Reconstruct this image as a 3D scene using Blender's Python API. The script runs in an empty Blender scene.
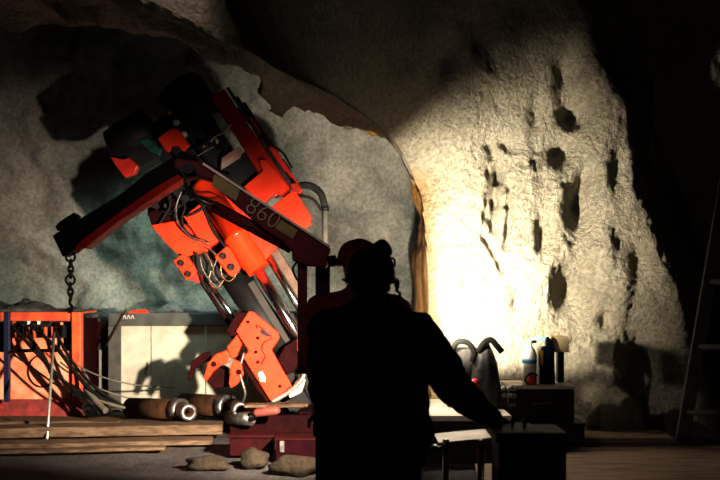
import bpy, bmesh, math, random
from mathutils import Vector, Matrix, noise
random.seed(7)
scn = bpy.context.scene
COL = scn.collection
FP = 1000.0            # 50 mm lens on a 36 mm sensor, 720 px wide
CAMZ = 1.6
HOR = 285.0            # horizon row
DOFF = 0.0; RS = 1.0   # depth offset and radius scale of the group being built
def W(px, py, d):      # photo measurement -> world point standing at distance d
    d = d + DOFF
    return Vector(((px - 360.0) / FP * d, d, CAMZ - (py - HOR) / FP * d))

# ------------------------------------------------------------------ materials
def nd(nt, t, **kw):
    n = nt.nodes.new(t)
    for k, v in kw.items(): setattr(n, k, v)
    return n
MATS = {}
def mat(name, col, rough=0.5, metal=0.0, col2=None, scale=8.0, bump=0.0, bscale=40.0, mixlo=0.4, mixhi=0.65, spec=0.5,
        transm=0.0, alpha=1.0, stretch=None, coat=0.0):
    if name in MATS: return MATS[name]
    m = bpy.data.materials.new(name); m.use_nodes = True
    nt = m.node_tree; b = nt.nodes['Principled BSDF']
    b.inputs['Base Color'].default_value = (*col, 1)
    b.inputs['Roughness'].default_value = rough
    b.inputs['Metallic'].default_value = metal
    b.inputs['Specular IOR Level'].default_value = spec
    b.inputs['Coat Weight'].default_value = coat
    b.inputs['Transmission Weight'].default_value = transm
    b.inputs['Alpha'].default_value = alpha
    tc = nd(nt, 'ShaderNodeTexCoord')
    mp = nd(nt, 'ShaderNodeMapping')
    nt.links.new(tc.outputs['Object'], mp.inputs['Vector'])
    if stretch: mp.inputs['Scale'].default_value = stretch
    c2 = col2 if col2 else tuple(c * 0.72 for c in col)
    n = nd(nt, 'ShaderNodeTexNoise'); n.inputs['Scale'].default_value = scale
    n.inputs['Detail'].default_value = 6; n.inputs['Roughness'].default_value = 0.62
    nt.links.new(mp.outputs[0], n.inputs['Vector'])
    mr = nd(nt, 'ShaderNodeMapRange'); mr.inputs['From Min'].default_value = mixlo; mr.inputs['From Max'].default_value = mixhi
    nt.links.new(n.outputs['Fac'], mr.inputs['Value'])
    mx = nd(nt, 'ShaderNodeMix', data_type='RGBA')
    mx.inputs['A'].default_value = (*col, 1); mx.inputs['B'].default_value = (*c2, 1)
    nt.links.new(mr.outputs[0], mx.inputs['Factor'])
    nt.links.new(mx.outputs['Result'], b.inputs['Base Color'])
    if bump:
        n2 = nd(nt, 'ShaderNodeTexNoise'); n2.inputs['Scale'].default_value = bscale; n2.inputs['Detail'].default_value = 5
        nt.links.new(mp.outputs[0], n2.inputs['Vector'])
        bp = nd(nt, 'ShaderNodeBump'); bp.inputs['Strength'].default_value = 1.0; bp.inputs['Distance'].default_value = bump
        nt.links.new(n2.outputs['Fac'], bp.inputs['Height'])
        nt.links.new(bp.outputs[0], b.inputs['Normal'])
    MATS[name] = m
    return m

M_ORANGE = mat('orange_paint', (0.84, 0.050, 0.011), 0.5, spec=0.22, col2=(0.72, 0.034, 0.008), scale=5, bump=0.0008, bscale=60)
M_ORANGE_G = mat('orange_gloss', (0.86, 0.058, 0.012), 0.25, col2=(0.78, 0.045, 0.010), scale=4, coat=0.4)
M_RED = mat('red_paint', (0.62, 0.03, 0.018), 0.45, col2=(0.4, 0.018, 0.012), scale=6)
M_DRED = mat('dark_red_paint', (0.024, 0.0018, 0.0025), 0.7, spec=0.08, col2=(0.010, 0.001, 0.001), scale=9)
M_MAROON = mat('maroon_paint', (0.085, 0.006, 0.009), 0.6, spec=0.15, col2=(0.05, 0.004, 0.006), scale=7)
M_BLACK = mat('black_steel', (0.008, 0.008, 0.009), 0.6, col2=(0.014, 0.013, 0.013), scale=12, spec=0.3)
M_RUBBER = mat('black_rubber', (0.008, 0.0075, 0.0075), 0.65, scale=14, spec=0.3)
M_CHROME = mat('chrome_rod', (0.75, 0.75, 0.78), 0.2, 1.0, col2=(0.55, 0.56, 0.6), scale=3)
M_STEEL = mat('worn_steel', (0.22, 0.21, 0.2), 0.45, 0.85, col2=(0.10, 0.085, 0.075), scale=15, bump=0.001)
M_GREYP = mat('grey_paint', (0.085, 0.083, 0.078), 0.7, col2=(0.05, 0.048, 0.044), scale=6, bump=0.001)
M_DOOR = mat('offwhite_door', (0.56, 0.53, 0.44), 0.5, col2=(0.42, 0.39, 0.32), scale=4)
M_RUST = mat('rusty_pipe', (0.062, 0.028, 0.012), 0.85, spec=.2, col2=(0.02, 0.009, 0.006), scale=7, bump=0.003, bscale=30)
M_WOOD = mat('old_plank', (0.15, 0.10, 0.065), 0.85, spec=.2, col2=(0.05, 0.032, 0.02), scale=3, stretch=(1.2, 9, 9), bump=0.004, bscale=12)
M_WOODD = mat('dirty_board', (0.32, 0.22, 0.155), 0.75, col2=(0.16, 0.105, 0.075), scale=2.5, stretch=(1, 6, 6), bump=0.003, bscale=8)
M_WOODL = mat('pale_timber', (0.62, 0.5, 0.3), 0.7, col2=(0.5, 0.38, 0.2), scale=3, stretch=(1, 8, 8))
M_OLIVE = mat('olive_decal', (0.17, 0.13, 0.03), 0.6, scale=10)
M_BRASS = mat('hose_brass', (0.5, 0.3, 0.12), 0.35, 0.9)
M_WHITE = mat('white_plastic', (0.8, 0.8, 0.76), 0.4, scale=5)
M_TEAL = mat('teal_paint', (0.02, 0.13, 0.11), 0.4, col2=(0.01, 0.04, 0.04), scale=12)
M_BLUE = mat('blue_plastic', (0.001, 0.006, 0.02), 0.35, spec=.3, scale=5)
M_NAVY = mat('navy_paint', (0.012, 0.015, 0.05), 0.5)
M_YEL = mat('yellow_label', (0.3, 0.16, 0.01), 0.5)
M_PLASTIC = mat('bag_plastic', (0.035, 0.034, 0.032), 0.5, spec=0.2, col2=(0.018, 0.018, 0.017), scale=6, bump=0.012, bscale=12)
M_SACK = mat('grey_sack', (0.03, 0.028, 0.025), 0.85, spec=0.2, col2=(0.008, 0.008, 0.007), scale=9, bump=0.01, bscale=18)
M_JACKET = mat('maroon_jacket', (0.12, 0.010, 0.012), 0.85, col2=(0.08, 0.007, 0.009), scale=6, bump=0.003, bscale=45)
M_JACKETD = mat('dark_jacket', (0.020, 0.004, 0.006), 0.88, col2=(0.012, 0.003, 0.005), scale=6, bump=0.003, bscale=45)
M_TROUS = mat('dark_trousers', (0.02, 0.016, 0.018), 0.9, scale=8, bump=0.003)
M_SKIN = mat('skin', (0.36, 0.17, 0.11), 0.55, col2=(0.32, 0.14, 0.09), scale=20)
M_HAIR = mat('dark_hair', (0.02, 0.012, 0.008), 0.6, bump=0.004, bscale=90)
M_HELMET = mat('red_helmet', (0.16, 0.010, 0.012), 0.5, col2=(0.12, 0.008, 0.010), scale=3)
M_GLOVE = mat('black_glove', (0.014, 0.012, 0.012), 0.8, bump=0.002)
M_ALU = mat('dull_aluminium', (0.46, 0.44, 0.4), 0.45, 0.6, scale=12)
M_LADDER = mat('dark_ladder', (0.05, 0.042, 0.032), 0.7, col2=(0.02, 0.016, 0.012), scale=8)
M_PAPER = mat('dusty_board_top', (0.62, 0.56, 0.48), 0.7, col2=(0.48, 0.42, 0.34), scale=6, bump=0.003, bscale=14)
M_DEBRIS = mat('dark_debris', (0.045, 0.045, 0.045), 0.95, col2=(0.1, 0.1, 0.1), scale=16, bump=0.02, bscale=30)

def rock_mat(name, cA, cB, cC, fine, ochre=None):
    m = bpy.data.materials.new(name); m.use_nodes = True
    nt = m.node_tree; b = nt.nodes['Principled BSDF']
    b.inputs['Roughness'].default_value = 0.9; b.inputs['Specular IOR Level'].default_value = 0.25
    tc = nd(nt, 'ShaderNodeTexCoord')
    n1 = nd(nt, 'ShaderNodeTexNoise'); n1.inputs['Scale'].default_value = 0.8; n1.inputs['Detail'].default_value = 8; n1.inputs['Roughness'].default_value = 0.6
    nt.links.new(tc.outputs['Object'], n1.inputs['Vector'])
    r1 = nd(nt, 'ShaderNodeValToRGB'); e = r1.color_ramp.elements
    e[0].position = 0.36; e[0].color = (*cA, 1); e[1].position = 0.66; e[1].color = (*cC, 1)
    k = e.new(0.5); k.color = (*cB, 1)
    nt.links.new(n1.outputs['Fac'], r1.inputs[0])
    n2 = nd(nt, 'ShaderNodeTexNoise'); n2.inputs['Scale'].default_value = 22; n2.inputs['Detail'].default_value = 7
    nt.links.new(tc.outputs['Object'], n2.inputs['Vector'])
    mr = nd(nt, 'ShaderNodeMapRange'); mr.inputs['From Min'].default_value = 0.35; mr.inputs['From Max'].default_value = 0.62
    mr.inputs['To Min'].default_value = 0.72; mr.inputs['To Max'].default_value = 1.08
    nt.links.new(n2.outputs['Fac'], mr.inputs['Value'])
    mul = nd(nt, 'ShaderNodeVectorMath', operation='SCALE')
    nt.links.new(r1.outputs[0], mul.inputs[0]); nt.links.new(mr.outputs[0], mul.inputs['Scale'])
    src = mul.outputs[0]
    if ochre:     # iron-stained rock deeper inside the opening
        sp = nd(nt, 'ShaderNodeSeparateXYZ'); nt.links.new(tc.outputs['Object'], sp.inputs[0])
        m2 = nd(nt, 'ShaderNodeMapRange'); m2.inputs['From Min'].default_value = ochre[1]; m2.inputs['From Max'].default_value = ochre[2]
        nt.links.new(sp.outputs['Y'], m2.inputs['Value'])
        m3 = nd(nt, 'ShaderNodeMapRange'); m3.inputs['From Min'].default_value = 0.95; m3.inputs['From Max'].default_value = 0.8
        nt.links.new(sp.outputs['X'], m3.inputs['Value'])
        mm = nd(nt, 'ShaderNodeMath', operation='MULTIPLY'); nt.links.new(m2.outputs[0], mm.inputs[0]); nt.links.new(m3.outputs[0], mm.inputs[1])
        mx = nd(nt, 'ShaderNodeMix', data_type='RGBA'); nt.links.new(mm.outputs[0], mx.inputs['Factor'])
        nt.links.new(src, mx.inputs['A']); mx.inputs['B'].default_value = (*ochre[0], 1)
        src = mx.outputs['Result']
    nt.links.new(src, b.inputs['Base Color'])
    n3 = nd(nt, 'ShaderNodeTexNoise'); n3.inputs['Scale'].default_value = 26; n3.inputs['Detail'].default_value = 8; n3.inputs['Roughness'].default_value = 0.7
    nt.links.new(tc.outputs['Object'], n3.inputs['Vector'])
    n4 = nd(nt, 'ShaderNodeTexNoise'); n4.inputs['Scale'].default_value = 7; n4.inputs['Detail'].default_value = 4
    nt.links.new(tc.outputs['Object'], n4.inputs['Vector'])
    ad = nd(nt, 'ShaderNodeMath', operation='ADD'); nt.links.new(n3.outputs['Fac'], ad.inputs[0]); nt.links.new(n4.outputs['Fac'], ad.inputs[1])
    bp = nd(nt, 'ShaderNodeBump'); bp.inputs['Strength'].default_value = 1.0; bp.inputs['Distance'].default_value = fine
    nt.links.new(ad.outputs[0], bp.inputs['Height']); nt.links.new(bp.outputs[0], b.inputs['Normal'])
    return m
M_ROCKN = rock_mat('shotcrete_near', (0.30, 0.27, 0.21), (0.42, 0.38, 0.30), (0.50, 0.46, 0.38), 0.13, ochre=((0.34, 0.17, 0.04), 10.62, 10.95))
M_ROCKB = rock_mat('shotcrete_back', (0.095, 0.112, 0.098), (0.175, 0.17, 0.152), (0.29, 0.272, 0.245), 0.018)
M_FLOOR = rock_mat('dirt_floor', (0.045, 0.042, 0.042), (0.075, 0.07, 0.068), (0.11, 0.10, 0.092), 0.03)

# ------------------------------------------------------------------ builders
ORG = {}
def root(name, label, cat, loc, group=None):
    o = bpy.data.objects.new(name, None); COL.objects.link(o); o.location = loc
    o.empty_display_size = 0.2
    ORG[o.name] = Vector(loc); o['label'] = label; o['category'] = cat
    if group: o['group'] = group
    return o
def obj(name, bm, m, parent=None, label=None, cat=None, group=None, kind=None, smooth=False, bevel=0.0, bseg=2):
    bm.verts.ensure_lookup_table()
    lo = Vector([min(v.co[i] for v in bm.verts) for i in range(3)]); hi = Vector([max(v.co[i] for v in bm.verts) for i in range(3)])
    c = (lo + hi) / 2
    if parent is None and kind != 'structure': c.z = lo.z
    if kind == 'structure': c = Vector((0, 0, 0))
    bmesh.ops.translate(bm, verts=bm.verts, vec=-c)
    bmesh.ops.recalc_face_normals(bm, faces=bm.faces)
    me = bpy.data.meshes.new(name); 
    for f in bm.faces: f.smooth = smooth
    bm.to_mesh(me); bm.free()
    me.materials.append(m)
    o = bpy.data.objects.new(name, me); COL.objects.link(o)
    ORG[o.name] = c.copy()
    if parent is not None:
        o.parent = parent; o.location = c - ORG[parent.name]
    else: o.location = c
    if bevel > 0:
        bv = o.modifiers.new('bevel', 'BEVEL'); bv.width = bevel; bv.segments = bseg; bv.limit_method = 'ANGLE'; bv.angle_limit = 0.6
        bv.harden_normals = False
    if label: o['label'] = label
    if cat: o['category'] = cat
    if group: o['group'] = group
    if kind: o['kind'] = kind
    return o
def b_box(bm, lo, hi, rot=None, piv=None):
    lo = Vector(lo); hi = Vector(hi)
    vs = [bm.verts.new((x, y, z)) for x in (lo.x, hi.x) for y in (lo.y, hi.y) for z in (lo.z, hi.z)]
    for f in ((0,1,3,2),(4,6,7,5),(0,4,5,1),(2,3,7,6),(0,2,6,4),(1,5,7,3)): bm.faces.new([vs[i] for i in f])
    if rot is not None:
        p = Vector(piv) if piv is not None else (lo + hi) / 2
        for v in vs: v.co = p + rot @ (v.co - p)
    return vs
def b_poly(bm, pts, y0, y1, inset_back=None):        # outline (world x,z) extruded from y0 to y1
    a = [bm.verts.new((p[0], y0, p[1])) for p in pts]; b = [bm.verts.new((p[0], y1, p[1])) for p in pts]
    bm.faces.new(a); bm.faces.new(list(reversed(b)))
    n = len(pts)
    for i in range(n): bm.faces.new((a[i], b[i], b[(i+1) % n], a[(i+1) % n]))
def plate(px, d, th):                                  # outline measured in the photo, plate standing at depth d
    bm = bmesh.new()
    if callable(d):                                    # plate swung away from the picture plane
        P = [W(x, y, d(x)) for x, y in px]; n = len(P)
        A = [bm.verts.new(p - Vector((0, th/2, 0))) for p in P]; B = [bm.verts.new(p + Vector((0, th/2, 0))) for p in P]
        bm.faces.new(A); bm.faces.new(list(reversed(B)))
        for i in range(n): bm.faces.new((A[i], B[i], B[(i+1) % n], A[(i+1) % n]))
        return bm
    b_poly(bm, [(W(x, y, d).x, W(x, y, d).z) for x, y in px], d + DOFF - th/2, d + DOFF + th/2)
    return bm
def frame_of(ax):
    ax = ax.normalized(); up = Vector((0, 0, 1)) if abs(ax.z) < 0.95 else Vector((1, 0, 0))
    u = ax.cross(up).normalized(); return u, ax.cross(u).normalized()
def b_cyl(bm, a, b, r0, r1=None, n=20, cap=True):
    a = Vector(a); b = Vector(b); r1 = r0 if r1 is None else r1; r0 *= RS; r1 *= RS
    u, v = frame_of(b - a)
    A = [bm.verts.new(a + (u*math.cos(t) + v*math.sin(t))*r0) for t in [2*math.pi*i/n for i in range(n)]]
    B = [bm.verts.new(b + (u*math.cos(t) + v*math.sin(t))*r1) for t in [2*math.pi*i/n for i in range(n)]]
    for i in range(n): bm.faces.new((A[i], A[(i+1) % n], B[(i+1) % n], B[i]))
    if cap: bm.faces.new(list(reversed(A))); bm.faces.new(B)
def b_lathe(bm, a, b, prof, n=24):                     # prof: (fraction along a->b, radius)
    a = Vector(a); b = Vector(b); u, v = frame_of(b - a); rings = []
    for f, r in prof:
        c = a.lerp(b, f)
        rings.append([bm.verts.new(c + (u*math.cos(2*math.pi*i/n) + v*math.sin(2*math.pi*i/n))*max(r*RS, 1e-4)) for i in range(n)])
    for p, q in zip(rings, rings[1:]):
        for i in range(n): bm.faces.new((p[i], p[(i+1) % n], q[(i+1) % n], q[i]))
    bm.faces.new(list(reversed(rings[0]))); bm.faces.new(rings[-1])
def b_pipe(bm, a, b, ro, ri, n=28):                    # open-ended thick-walled pipe
    a = Vector(a); b = Vector(b); u, v = frame_of(b - a)
    R = []
    for c, r in ((a, ro), (b, ro), (b, ri), (a, ri)):
        R.append([bm.verts.new(c + (u*math.cos(2*math.pi*i/n) + v*math.sin(2*math.pi*i/n))*r) for i in range(n)])
    for k in range(4):
        p, q = R[k], R[(k+1) % 4]
        for i in range(n): bm.faces.new((p[i], p[(i+1) % n], q[(i+1) % n], q[i]))
def catmull(pts, k=8):
    P = [Vector(p) for p in pts]; P = [P[0]*2 - P[1]] + P + [P[-1]*2 - P[-2]]; out = []
    for i in range(1, len(P)-2):
        for j in range(k):
            t = j/k
            out.append(0.5*((2*P[i]) + (P[i+1]-P[i-1])*t + (2*P[i-1]-5*P[i]+4*P[i+1]-P[i+2])*t*t + (3*P[i]-P[i-1]-3*P[i+1]+P[i+2])*t**3))
    out.append(P[-2]); return out
def b_tube(bm, pts, r, n=8, k=8, closed=False):
    r *= RS
    path = catmull(pts, k) if len(pts) > 2 else [Vector(p) for p in pts]
    rings = []; u = None
    for i, p in enumerate(path):
        t = (path[min(i+1, len(path)-1)] - path[max(i-1, 0)]).normalized()
        if u is None: u, v = frame_of(t)
        else:
            u = (u - t*u.dot(t)).normalized(); v = t.cross(u)
        rings.append([bm.verts.new(p + (u*math.cos(2*math.pi*j/n) + v*math.sin(2*math.pi*j/n))*r) for j in range(n)])
    for p, q in zip(rings, rings[1:]):
        for j in range(n): bm.faces.new((p[j], p[(j+1) % n], q[(j+1) % n], q[j]))
    bm.faces.new(list(reversed(rings[0]))); bm.faces.new(rings[-1])
def cylpart(name, a, b, r, m, parent, r1=None, **kw):
    bm = bmesh.new(); b_cyl(bm, a, b, r, r1, n=28); return obj(name, bm, m, parent, smooth=False, **kw) if kw.get('flat') else _sm(obj(name, bm, m, parent, **kw))
def _sm(o):
    for p in o.data.polygons: p.use_smooth = len(p.vertices) == 4
    return o
def tubepart(name, pts, r, m, parent=None, n=8, **kw):
    bm = bmesh.new(); b_tube(bm, pts, r, n=n); return _sm(obj(name, bm, m, parent, **kw))
def ngauss(x, z, cx, cz, sx, sz): return math.exp(-((x-cx)/sx)**2 - ((z-cz)/sz)**2)
def fb(p, H=1.0, oc=5): return noise.fractal(p, H, 2.0, oc)
def sstep(a, b, x):
    t = max(0, min(1, (x-a)/(b-a))); return t*t*(3-2*t)

# ------------------------------------------------------------------ the rock shell
def back_depth(x, z):
    y = 14.3
    if z > 1.0: y -= 0.105*(z-1.0)**2
    if x < -3.5: y -= 0.10*(x+3.5)**2
    if x > 1.2: y -= 0.10*(x-1.2)**2
    return y
bm = bmesh.new(); NX, NZ = 330, 170; g = []
for i in range(NX+1):
    row = []
    for j in range(NZ+1):
        x = -10.5 + 14.5*i/NX; z = -0.25 + 7.6*j/NZ
        p = Vector((x, 0, z))
        y = back_depth(x, z) + 0.42*fb(p*0.42 + Vector((3, 1, 7)), 1, 3) + 0.16*fb(p*1.5, 1, 3) + 0.035*fb(p*5.0)
        y += 0.35*abs(noise.noise(Vector((x*0.55+z*0.35, 4, z*0.35))))
        row.append(bm.verts.new((x, y, z)))
    g.append(row)
for i in range(NX):
    for j in range(NZ): bm.faces.new((g[i][j], g[i+1][j], g[i+1][j+1], g[i][j+1]))
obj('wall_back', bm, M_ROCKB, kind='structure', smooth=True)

RY = 10.5
def rdep(px): return max(4.6, RY - max(0, 412-px)*0.033)
def rw(px, py): p = W(px, py, rdep(px)); return (p.x, p.z, p.y)
rim = [rw(434, 470), rw(433, 400), rw(432, 330), rw(431, 280), rw(429, 240), rw(424, 208), rw(415, 180), rw(402, 154), rw(384, 130), rw(362, 112),
       rw(332, 93), rw(292, 72), rw(250, 46), rw(200, 20), rw(130, -12), rw(40, -40), rw(-100, -60), rw(-330, -60), rw(-620, -20), rw(-900, 110), rw(-1000, 300), rw(-1000, 600)]
rimp = catmull([Vector((a, 0, b)) for a, b, c in rim], 24); rimd = [v.x for v in catmull([Vector((c, 0, 0)) for a, b, c in rim], 24)]
DENTS = [  # px, py, sx, sz (px), depth m : hollows and ledges of the sprayed rock
    (583, 205, 13, 22, .26), (566, 68, 12, 22, .22), (578, 112, 16, 15, .26), (566, 148, 14, 14, .20), (590, 178, 8, 14, .18),
    (500, 175, 8, 20, .14), (497, 215, 6, 26, .14), (510, 235, 5, 22, .11), (489, 205, 4, 16, .08), (488, 60, 12, 18, .12), (470, 55, 8, 12, .10),
    (440, 75, 9, 15, .10), (545, 235, 8, 22, .16), (575, 292, 20, 24, .24), (612, 320, 8, 14, .12), (652, 370, 20, 36, .28), (645, 260, 12, 20, .12), (536, 110, 8, 22, .08),
    (620, 170, 12, 30, .10), (660, 110, 20, 40, .16), (700, 200, 30, 60, .2), (470, 280, 6, 14, .05), (520, 300, 6, 22, .06),
    (600, 400, 16, 14, -.22), (628, 418, 14, 14, -.18), (548, 275, 12, 30, -.12), (608, 240, 14, 40, -.16), (460, 130, 18, 50, -.06), (530, 175, 10, 40, -.08), (682, 320, 14, 40, -.18),
    (560, 190, 8, 20, -.10), (625, 290, 10, 24, -.12)]
DM = [((a-360)*RY/FP, CAMZ-(b-HOR)*RY/FP, sx*RY/FP, sz*RY/FP, dd) for a, b, sx, sz, dd in DENTS]
def near_depth(x, z):
    y = RY + 0.12
    ypx = HOR - (z-CAMZ)*FP/RY
    xr = (575 + max(0, ypx)*0.36 - 360)*RY/FP
    sr = x - xr - 0.25*noise.noise(Vector((z*1.3, 4, x*.8)))
    y += 0.55*sstep(-0.1, 0.7, sr) + 0.45*max(0, sr-0.4)*(1 - sstep(4.5, 6.5, x)) - 0.10*math.exp(-((sr+0.15)/0.25)**2)
    y -= 0.10*max(0, z-2.6)
    for cx, cz, sx, sz, dd in DM:
        if abs(x-cx) < 3*sx and abs(z-cz) < 3*sz: y += (1.5 if dd > 0 else .8)*dd*ngauss(x, z, cx, cz, sx, sz)
    p = Vector((x, 0, z))
    y += 0.10*fb(Vector((x*1.1+9, 2, z*0.7)), 1, 3)
    q = Vector((x*3.6, 5, z*2.1))
    y += 0.036*fb(q, 0.9, 4)
    pt = ngauss(x, z, (498-360)*RY/FP, CAMZ-(205-HOR)*RY/FP, 0.17, 0.75)
    if pt > .02: y += 0.2*pt*max(0, noise.noise(Vector((x*9, 2, z*5)))+.1)*2
    amp = sstep(0.4, 1.2, x)
    cr = noise.noise(Vector((x*7+3, 1, z*3.2)))
    y += amp*0.02*max(0, cr)
    pit = noise.noise(Vector((x*13, 8, z*10))); y += amp*0.03*max(0, pit-0.15)
    y -= amp*0.028*noise.noise(Vector((x*24, 3, z*17)))
    return y
bm = bmesh.new(); g = []
NS = len(rimp); NT = 250; NR = 26
for i, p in enumerate(rimp):
    t = (rimp[min(i+1, NS-1)] - rimp[max(i-1, 0)]).normalized()
    out = Vector((t.z, 0, -t.x))
    if p.x > 0 and out.x < 0: out = -out
    # outward: to the right along the pillar, upward along the arch
    if p.x < -0.0 and p.z > 1.6 and out.z < 0: out = -out
    if p.x < -4.5 and out.x > 0: out = -out
    row = []
    for j in range(NR, 0, -1):
        q = j/NR; dd = 2.4*q
        sw = sstep(2.5, 1.9, p.z); pos = p + out*((1-sw)*0.25*q - sw*0.06*min(1, q*2.2))
        y = near_depth(p.x, p.z) - RY + rimd[i] + dd
        n = fb(Vector((pos.x*1.7, y*1.7, pos.z*1.7)), 1, 4)
        pos = pos + out*((0.14 - 0.10*sw)*n*min(1, q*4)) ; 
        row.append(bm.verts.new((pos.x, y, pos.z)))
    for j in range(NT+1):
        q = j/NT; dd = 6.5*(0.55*q + 0.45*q*q)
        pos = p + out*dd
        rnd = 0.20*math.exp(-dd/0.14)      # rounded lip
        e = 0.05*fb(Vector((p.x*3, 7, p.z*3)), 1, 4)*math.exp(-dd/0.3)
        pos = pos + out*e
        row.append(bm.verts.new((pos.x, near_depth(pos.x, pos.z) - RY + rimd[i] + rnd - 0.25*dd*sstep(RY, RY-2, rimd[i]), pos.z)))
    g.append(row)
for i in range(len(g)-1):
    for j in range(len(g[0])-1): bm.faces.new((g[i][j], g[i+1][j], g[i+1][j+1], g[i][j+1]))
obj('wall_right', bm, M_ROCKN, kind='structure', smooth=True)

bm = bmesh.new(); NX, NY = 220, 190; g = []
for i in range(NX+1):
    row = []
    for j in range(NY+1):
        x = -10.5 + 17*i/NX; y = -1.0 + 16.2*j/NY; p = Vector((x, y, 0))
        z = 0.035*fb(p*0.8) + 0.012*fb(p*5) - 0.03
        row.append(bm.verts.new((x, y, z)))
    g.append(row)
for i in range(NX):
    for j in range(NY): bm.faces.new((g[i][j], g[i+1][j], g[i+1][j+1], g[i][j+1]))
obj('floor', bm, M_FLOOR, kind='structure', smooth=True)

# ------------------------------------------------------------------ drill rig
D = 10.3
rig = root('drill_rig', 'orange-red drilling machine with tilted mast and chrome rods on a dark red skid', 'drill rig', (-1.1, 11.2, 0))
def pl(name, px, d, th, m, parent=rig, bev=0.012, **kw): return obj(name, plate(px, d, th), m, parent, bevel=bev, **kw)
def holes(name, cs, r, d0, m, parent, depth=0.02):
    for x, y in cs:
        c = W(x, y, d0); bm = bmesh.new()
        b_pipe(bm, c + Vector((0, -depth, 0)), c + Vector((0, 0.0, 0)), r*1.25, r, 18); obj('bushing', bm, M_STEEL if m is None else m, parent, smooth=True)
        bm = bmesh.new(); b_cyl(bm, c + Vector((0, -0.004, 0)), c + Vector((0, 0.0, 0)), r, n=18); obj(name, bm, M_BLACK, parent)
# upper feed beam
DOFF = 1.0; RS = 1.1
bm = bmesh.new(); a, b = W(221, 94, 10.5), W(291, 199, 10.35)
u = (b-a).normalized(); sx = Vector((u.z, 0, -u.x))*0.105
def b_bar(bm, a, b, hw, y0, y1, hw1=None):
    a = Vector(a); b = Vector(b); u = (b-a); u.y = 0; u.normalize(); s = Vector((-u.z, 0, u.x)); hw1 = (hw1 or hw)*RS; hw *= RS
    pts = [a + s*hw, a - s*hw, b - s*hw1, b + s*hw1]
    A = [bm.verts.new((p.x, p.y+y0, p.z)) for p in pts]; B = [bm.verts.new((p.x, p.y+y1, p.z)) for p in pts]
    bm.faces.new(A); bm.faces.new(list(reversed(B)))
    for i in range(4): bm.faces.new((A[i], B[i], B[(i+1) % 4], A[(i+1) % 4]))
b_bar(bm, W(219, 95, 10.5), W(283, 193, 10.35), 0.085, -0.13, 0.13, 0.10)
beam = obj('feed_beam', bm, M_RED, rig, bevel=0.015)
bm = bmesh.new(); b_bar(bm, W(229, 90, 10.47), W(294, 190, 10.32), 0.018, -0.15, -0.10); obj('lit_edge', bm, M_STEEL, beam)  # pale strip stands in for the thin lit edge of the beam
bm = bmesh.new(); b_bar(bm, W(236, 98, 10.6), W(301, 196, 10.5), 0.03, -0.04, 0.05); obj('side_channel', bm, M_BLACK, rig)
bm = bmesh.new(); b_bar(bm, W(243, 104, 10.55), W(297, 186, 10.45), 0.028, -0.07, 0.07); obj('guide_rail', bm, M_RED, rig, bevel=0.01)
for px, py in ((246, 112), (266, 142), (284, 168)):
    bm = bmesh.new(); b_bar(bm, W(px-4, py-6, 10.5), W(px+4, py+6, 10.5), 0.05, -0.09, 0.05); obj('rail_bracket', bm, M_DRED, rig, bevel=0.01)
pl('side_plate', [(244, 187), (263, 171), (259, 160), (266, 160), (291, 189), (286, 199), (276, 193), (262, 206)], 10.25, 0.10, M_ORANGE)
pl('gusset_plate', [(272, 208), (286, 196), (295, 190), (312, 218), (310, 226), (302, 230), (288, 222)], 10.22, 0.16, M_ORANGE)
pl('lug', [(290, 184), (297, 183), (303, 190), (301, 194), (293, 193)], 10.2, 0.12, M_RED)
pl('black_cover', [(222, 172), (246, 152), (262, 176), (246, 190), (228, 186)], 10.45, 0.2, M_BLACK)
pl('scuffed_plate', [(221, 170), (222, 158), (238, 147), (243, 150), (240, 158)], 10.3, 0.03, mat('scuffed_paint', (0.42, 0.17, 0.13), 0.6, col2=(0.5, 0.42, 0.38), scale=9), bev=0.004)
# main hydraulic cylinder
bm = bmesh.new()
b_lathe(bm, W(201, 181, 10.15), W(259, 270, 10.0), [(0, .075), (.015, .11), (.05, .125), (.30, .125), (.30, .128), (.60, .128), (.605, .14), (.64, .14), (.645, .13), (.93, .13), (.935, .118), (1, .118)], 40)
cy = _sm(obj('hydraulic_cylinder', bm, M_ORANGE_G, rig))
pl('flared_bracket', [(244, 226), (262, 232), (280, 245), (268, 258), (261, 264), (250, 246)], 10.06, 0.14, M_ORANGE)
pl('upper_fairing', [(212, 184), (232, 194), (252, 212), (264, 233), (244, 226), (226, 206)], 10.2, 0.12, M_ORANGE)
pl('clamp_box', [(185, 217), (201, 205), (221, 241), (211, 247), (200, 240)], 10.1, 0.22, M_ORANGE)
pl('lower_housing', [(154, 226), (182, 221), (213, 246), (210, 252), (184, 258), (171, 246)], 10.25, 0.35, M_ORANGE)
pl('housing_rib', [(150, 214), (158, 210), (186, 222), (180, 228), (155, 228)], 10.3, 0.3, M_DRED)
pr = pl('pin_plate', [(215, 257), (227, 246), (231, 249), (241, 267), (239, 272), (233, 277), (229, 275)], 9.98, 0.10, M_ORANGE)
holes('pin_hole', [(223, 256), (231, 267)], 0.030, 9.925, M_DRED, pr)
pq = pl('pin_plate', [(174, 261), (183, 254), (189, 258), (198, 271), (191, 280), (187, 280)], 10.02, 0.10, M_ORANGE)
holes('pin_hole', [(181, 263), (188, 274)], 0.028, 9.965, M_DRED, pq)
pl('yoke', [(188, 256), (213, 251), (222, 262), (230, 276), (222, 284), (205, 282), (196, 270)], 10.3, 0.25, M_BLACK)
pl('red_lug', [(194, 270), (202, 275), (203, 283), (197, 283), (190, 279)], 10.1, 0.1, M_RED)
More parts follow.
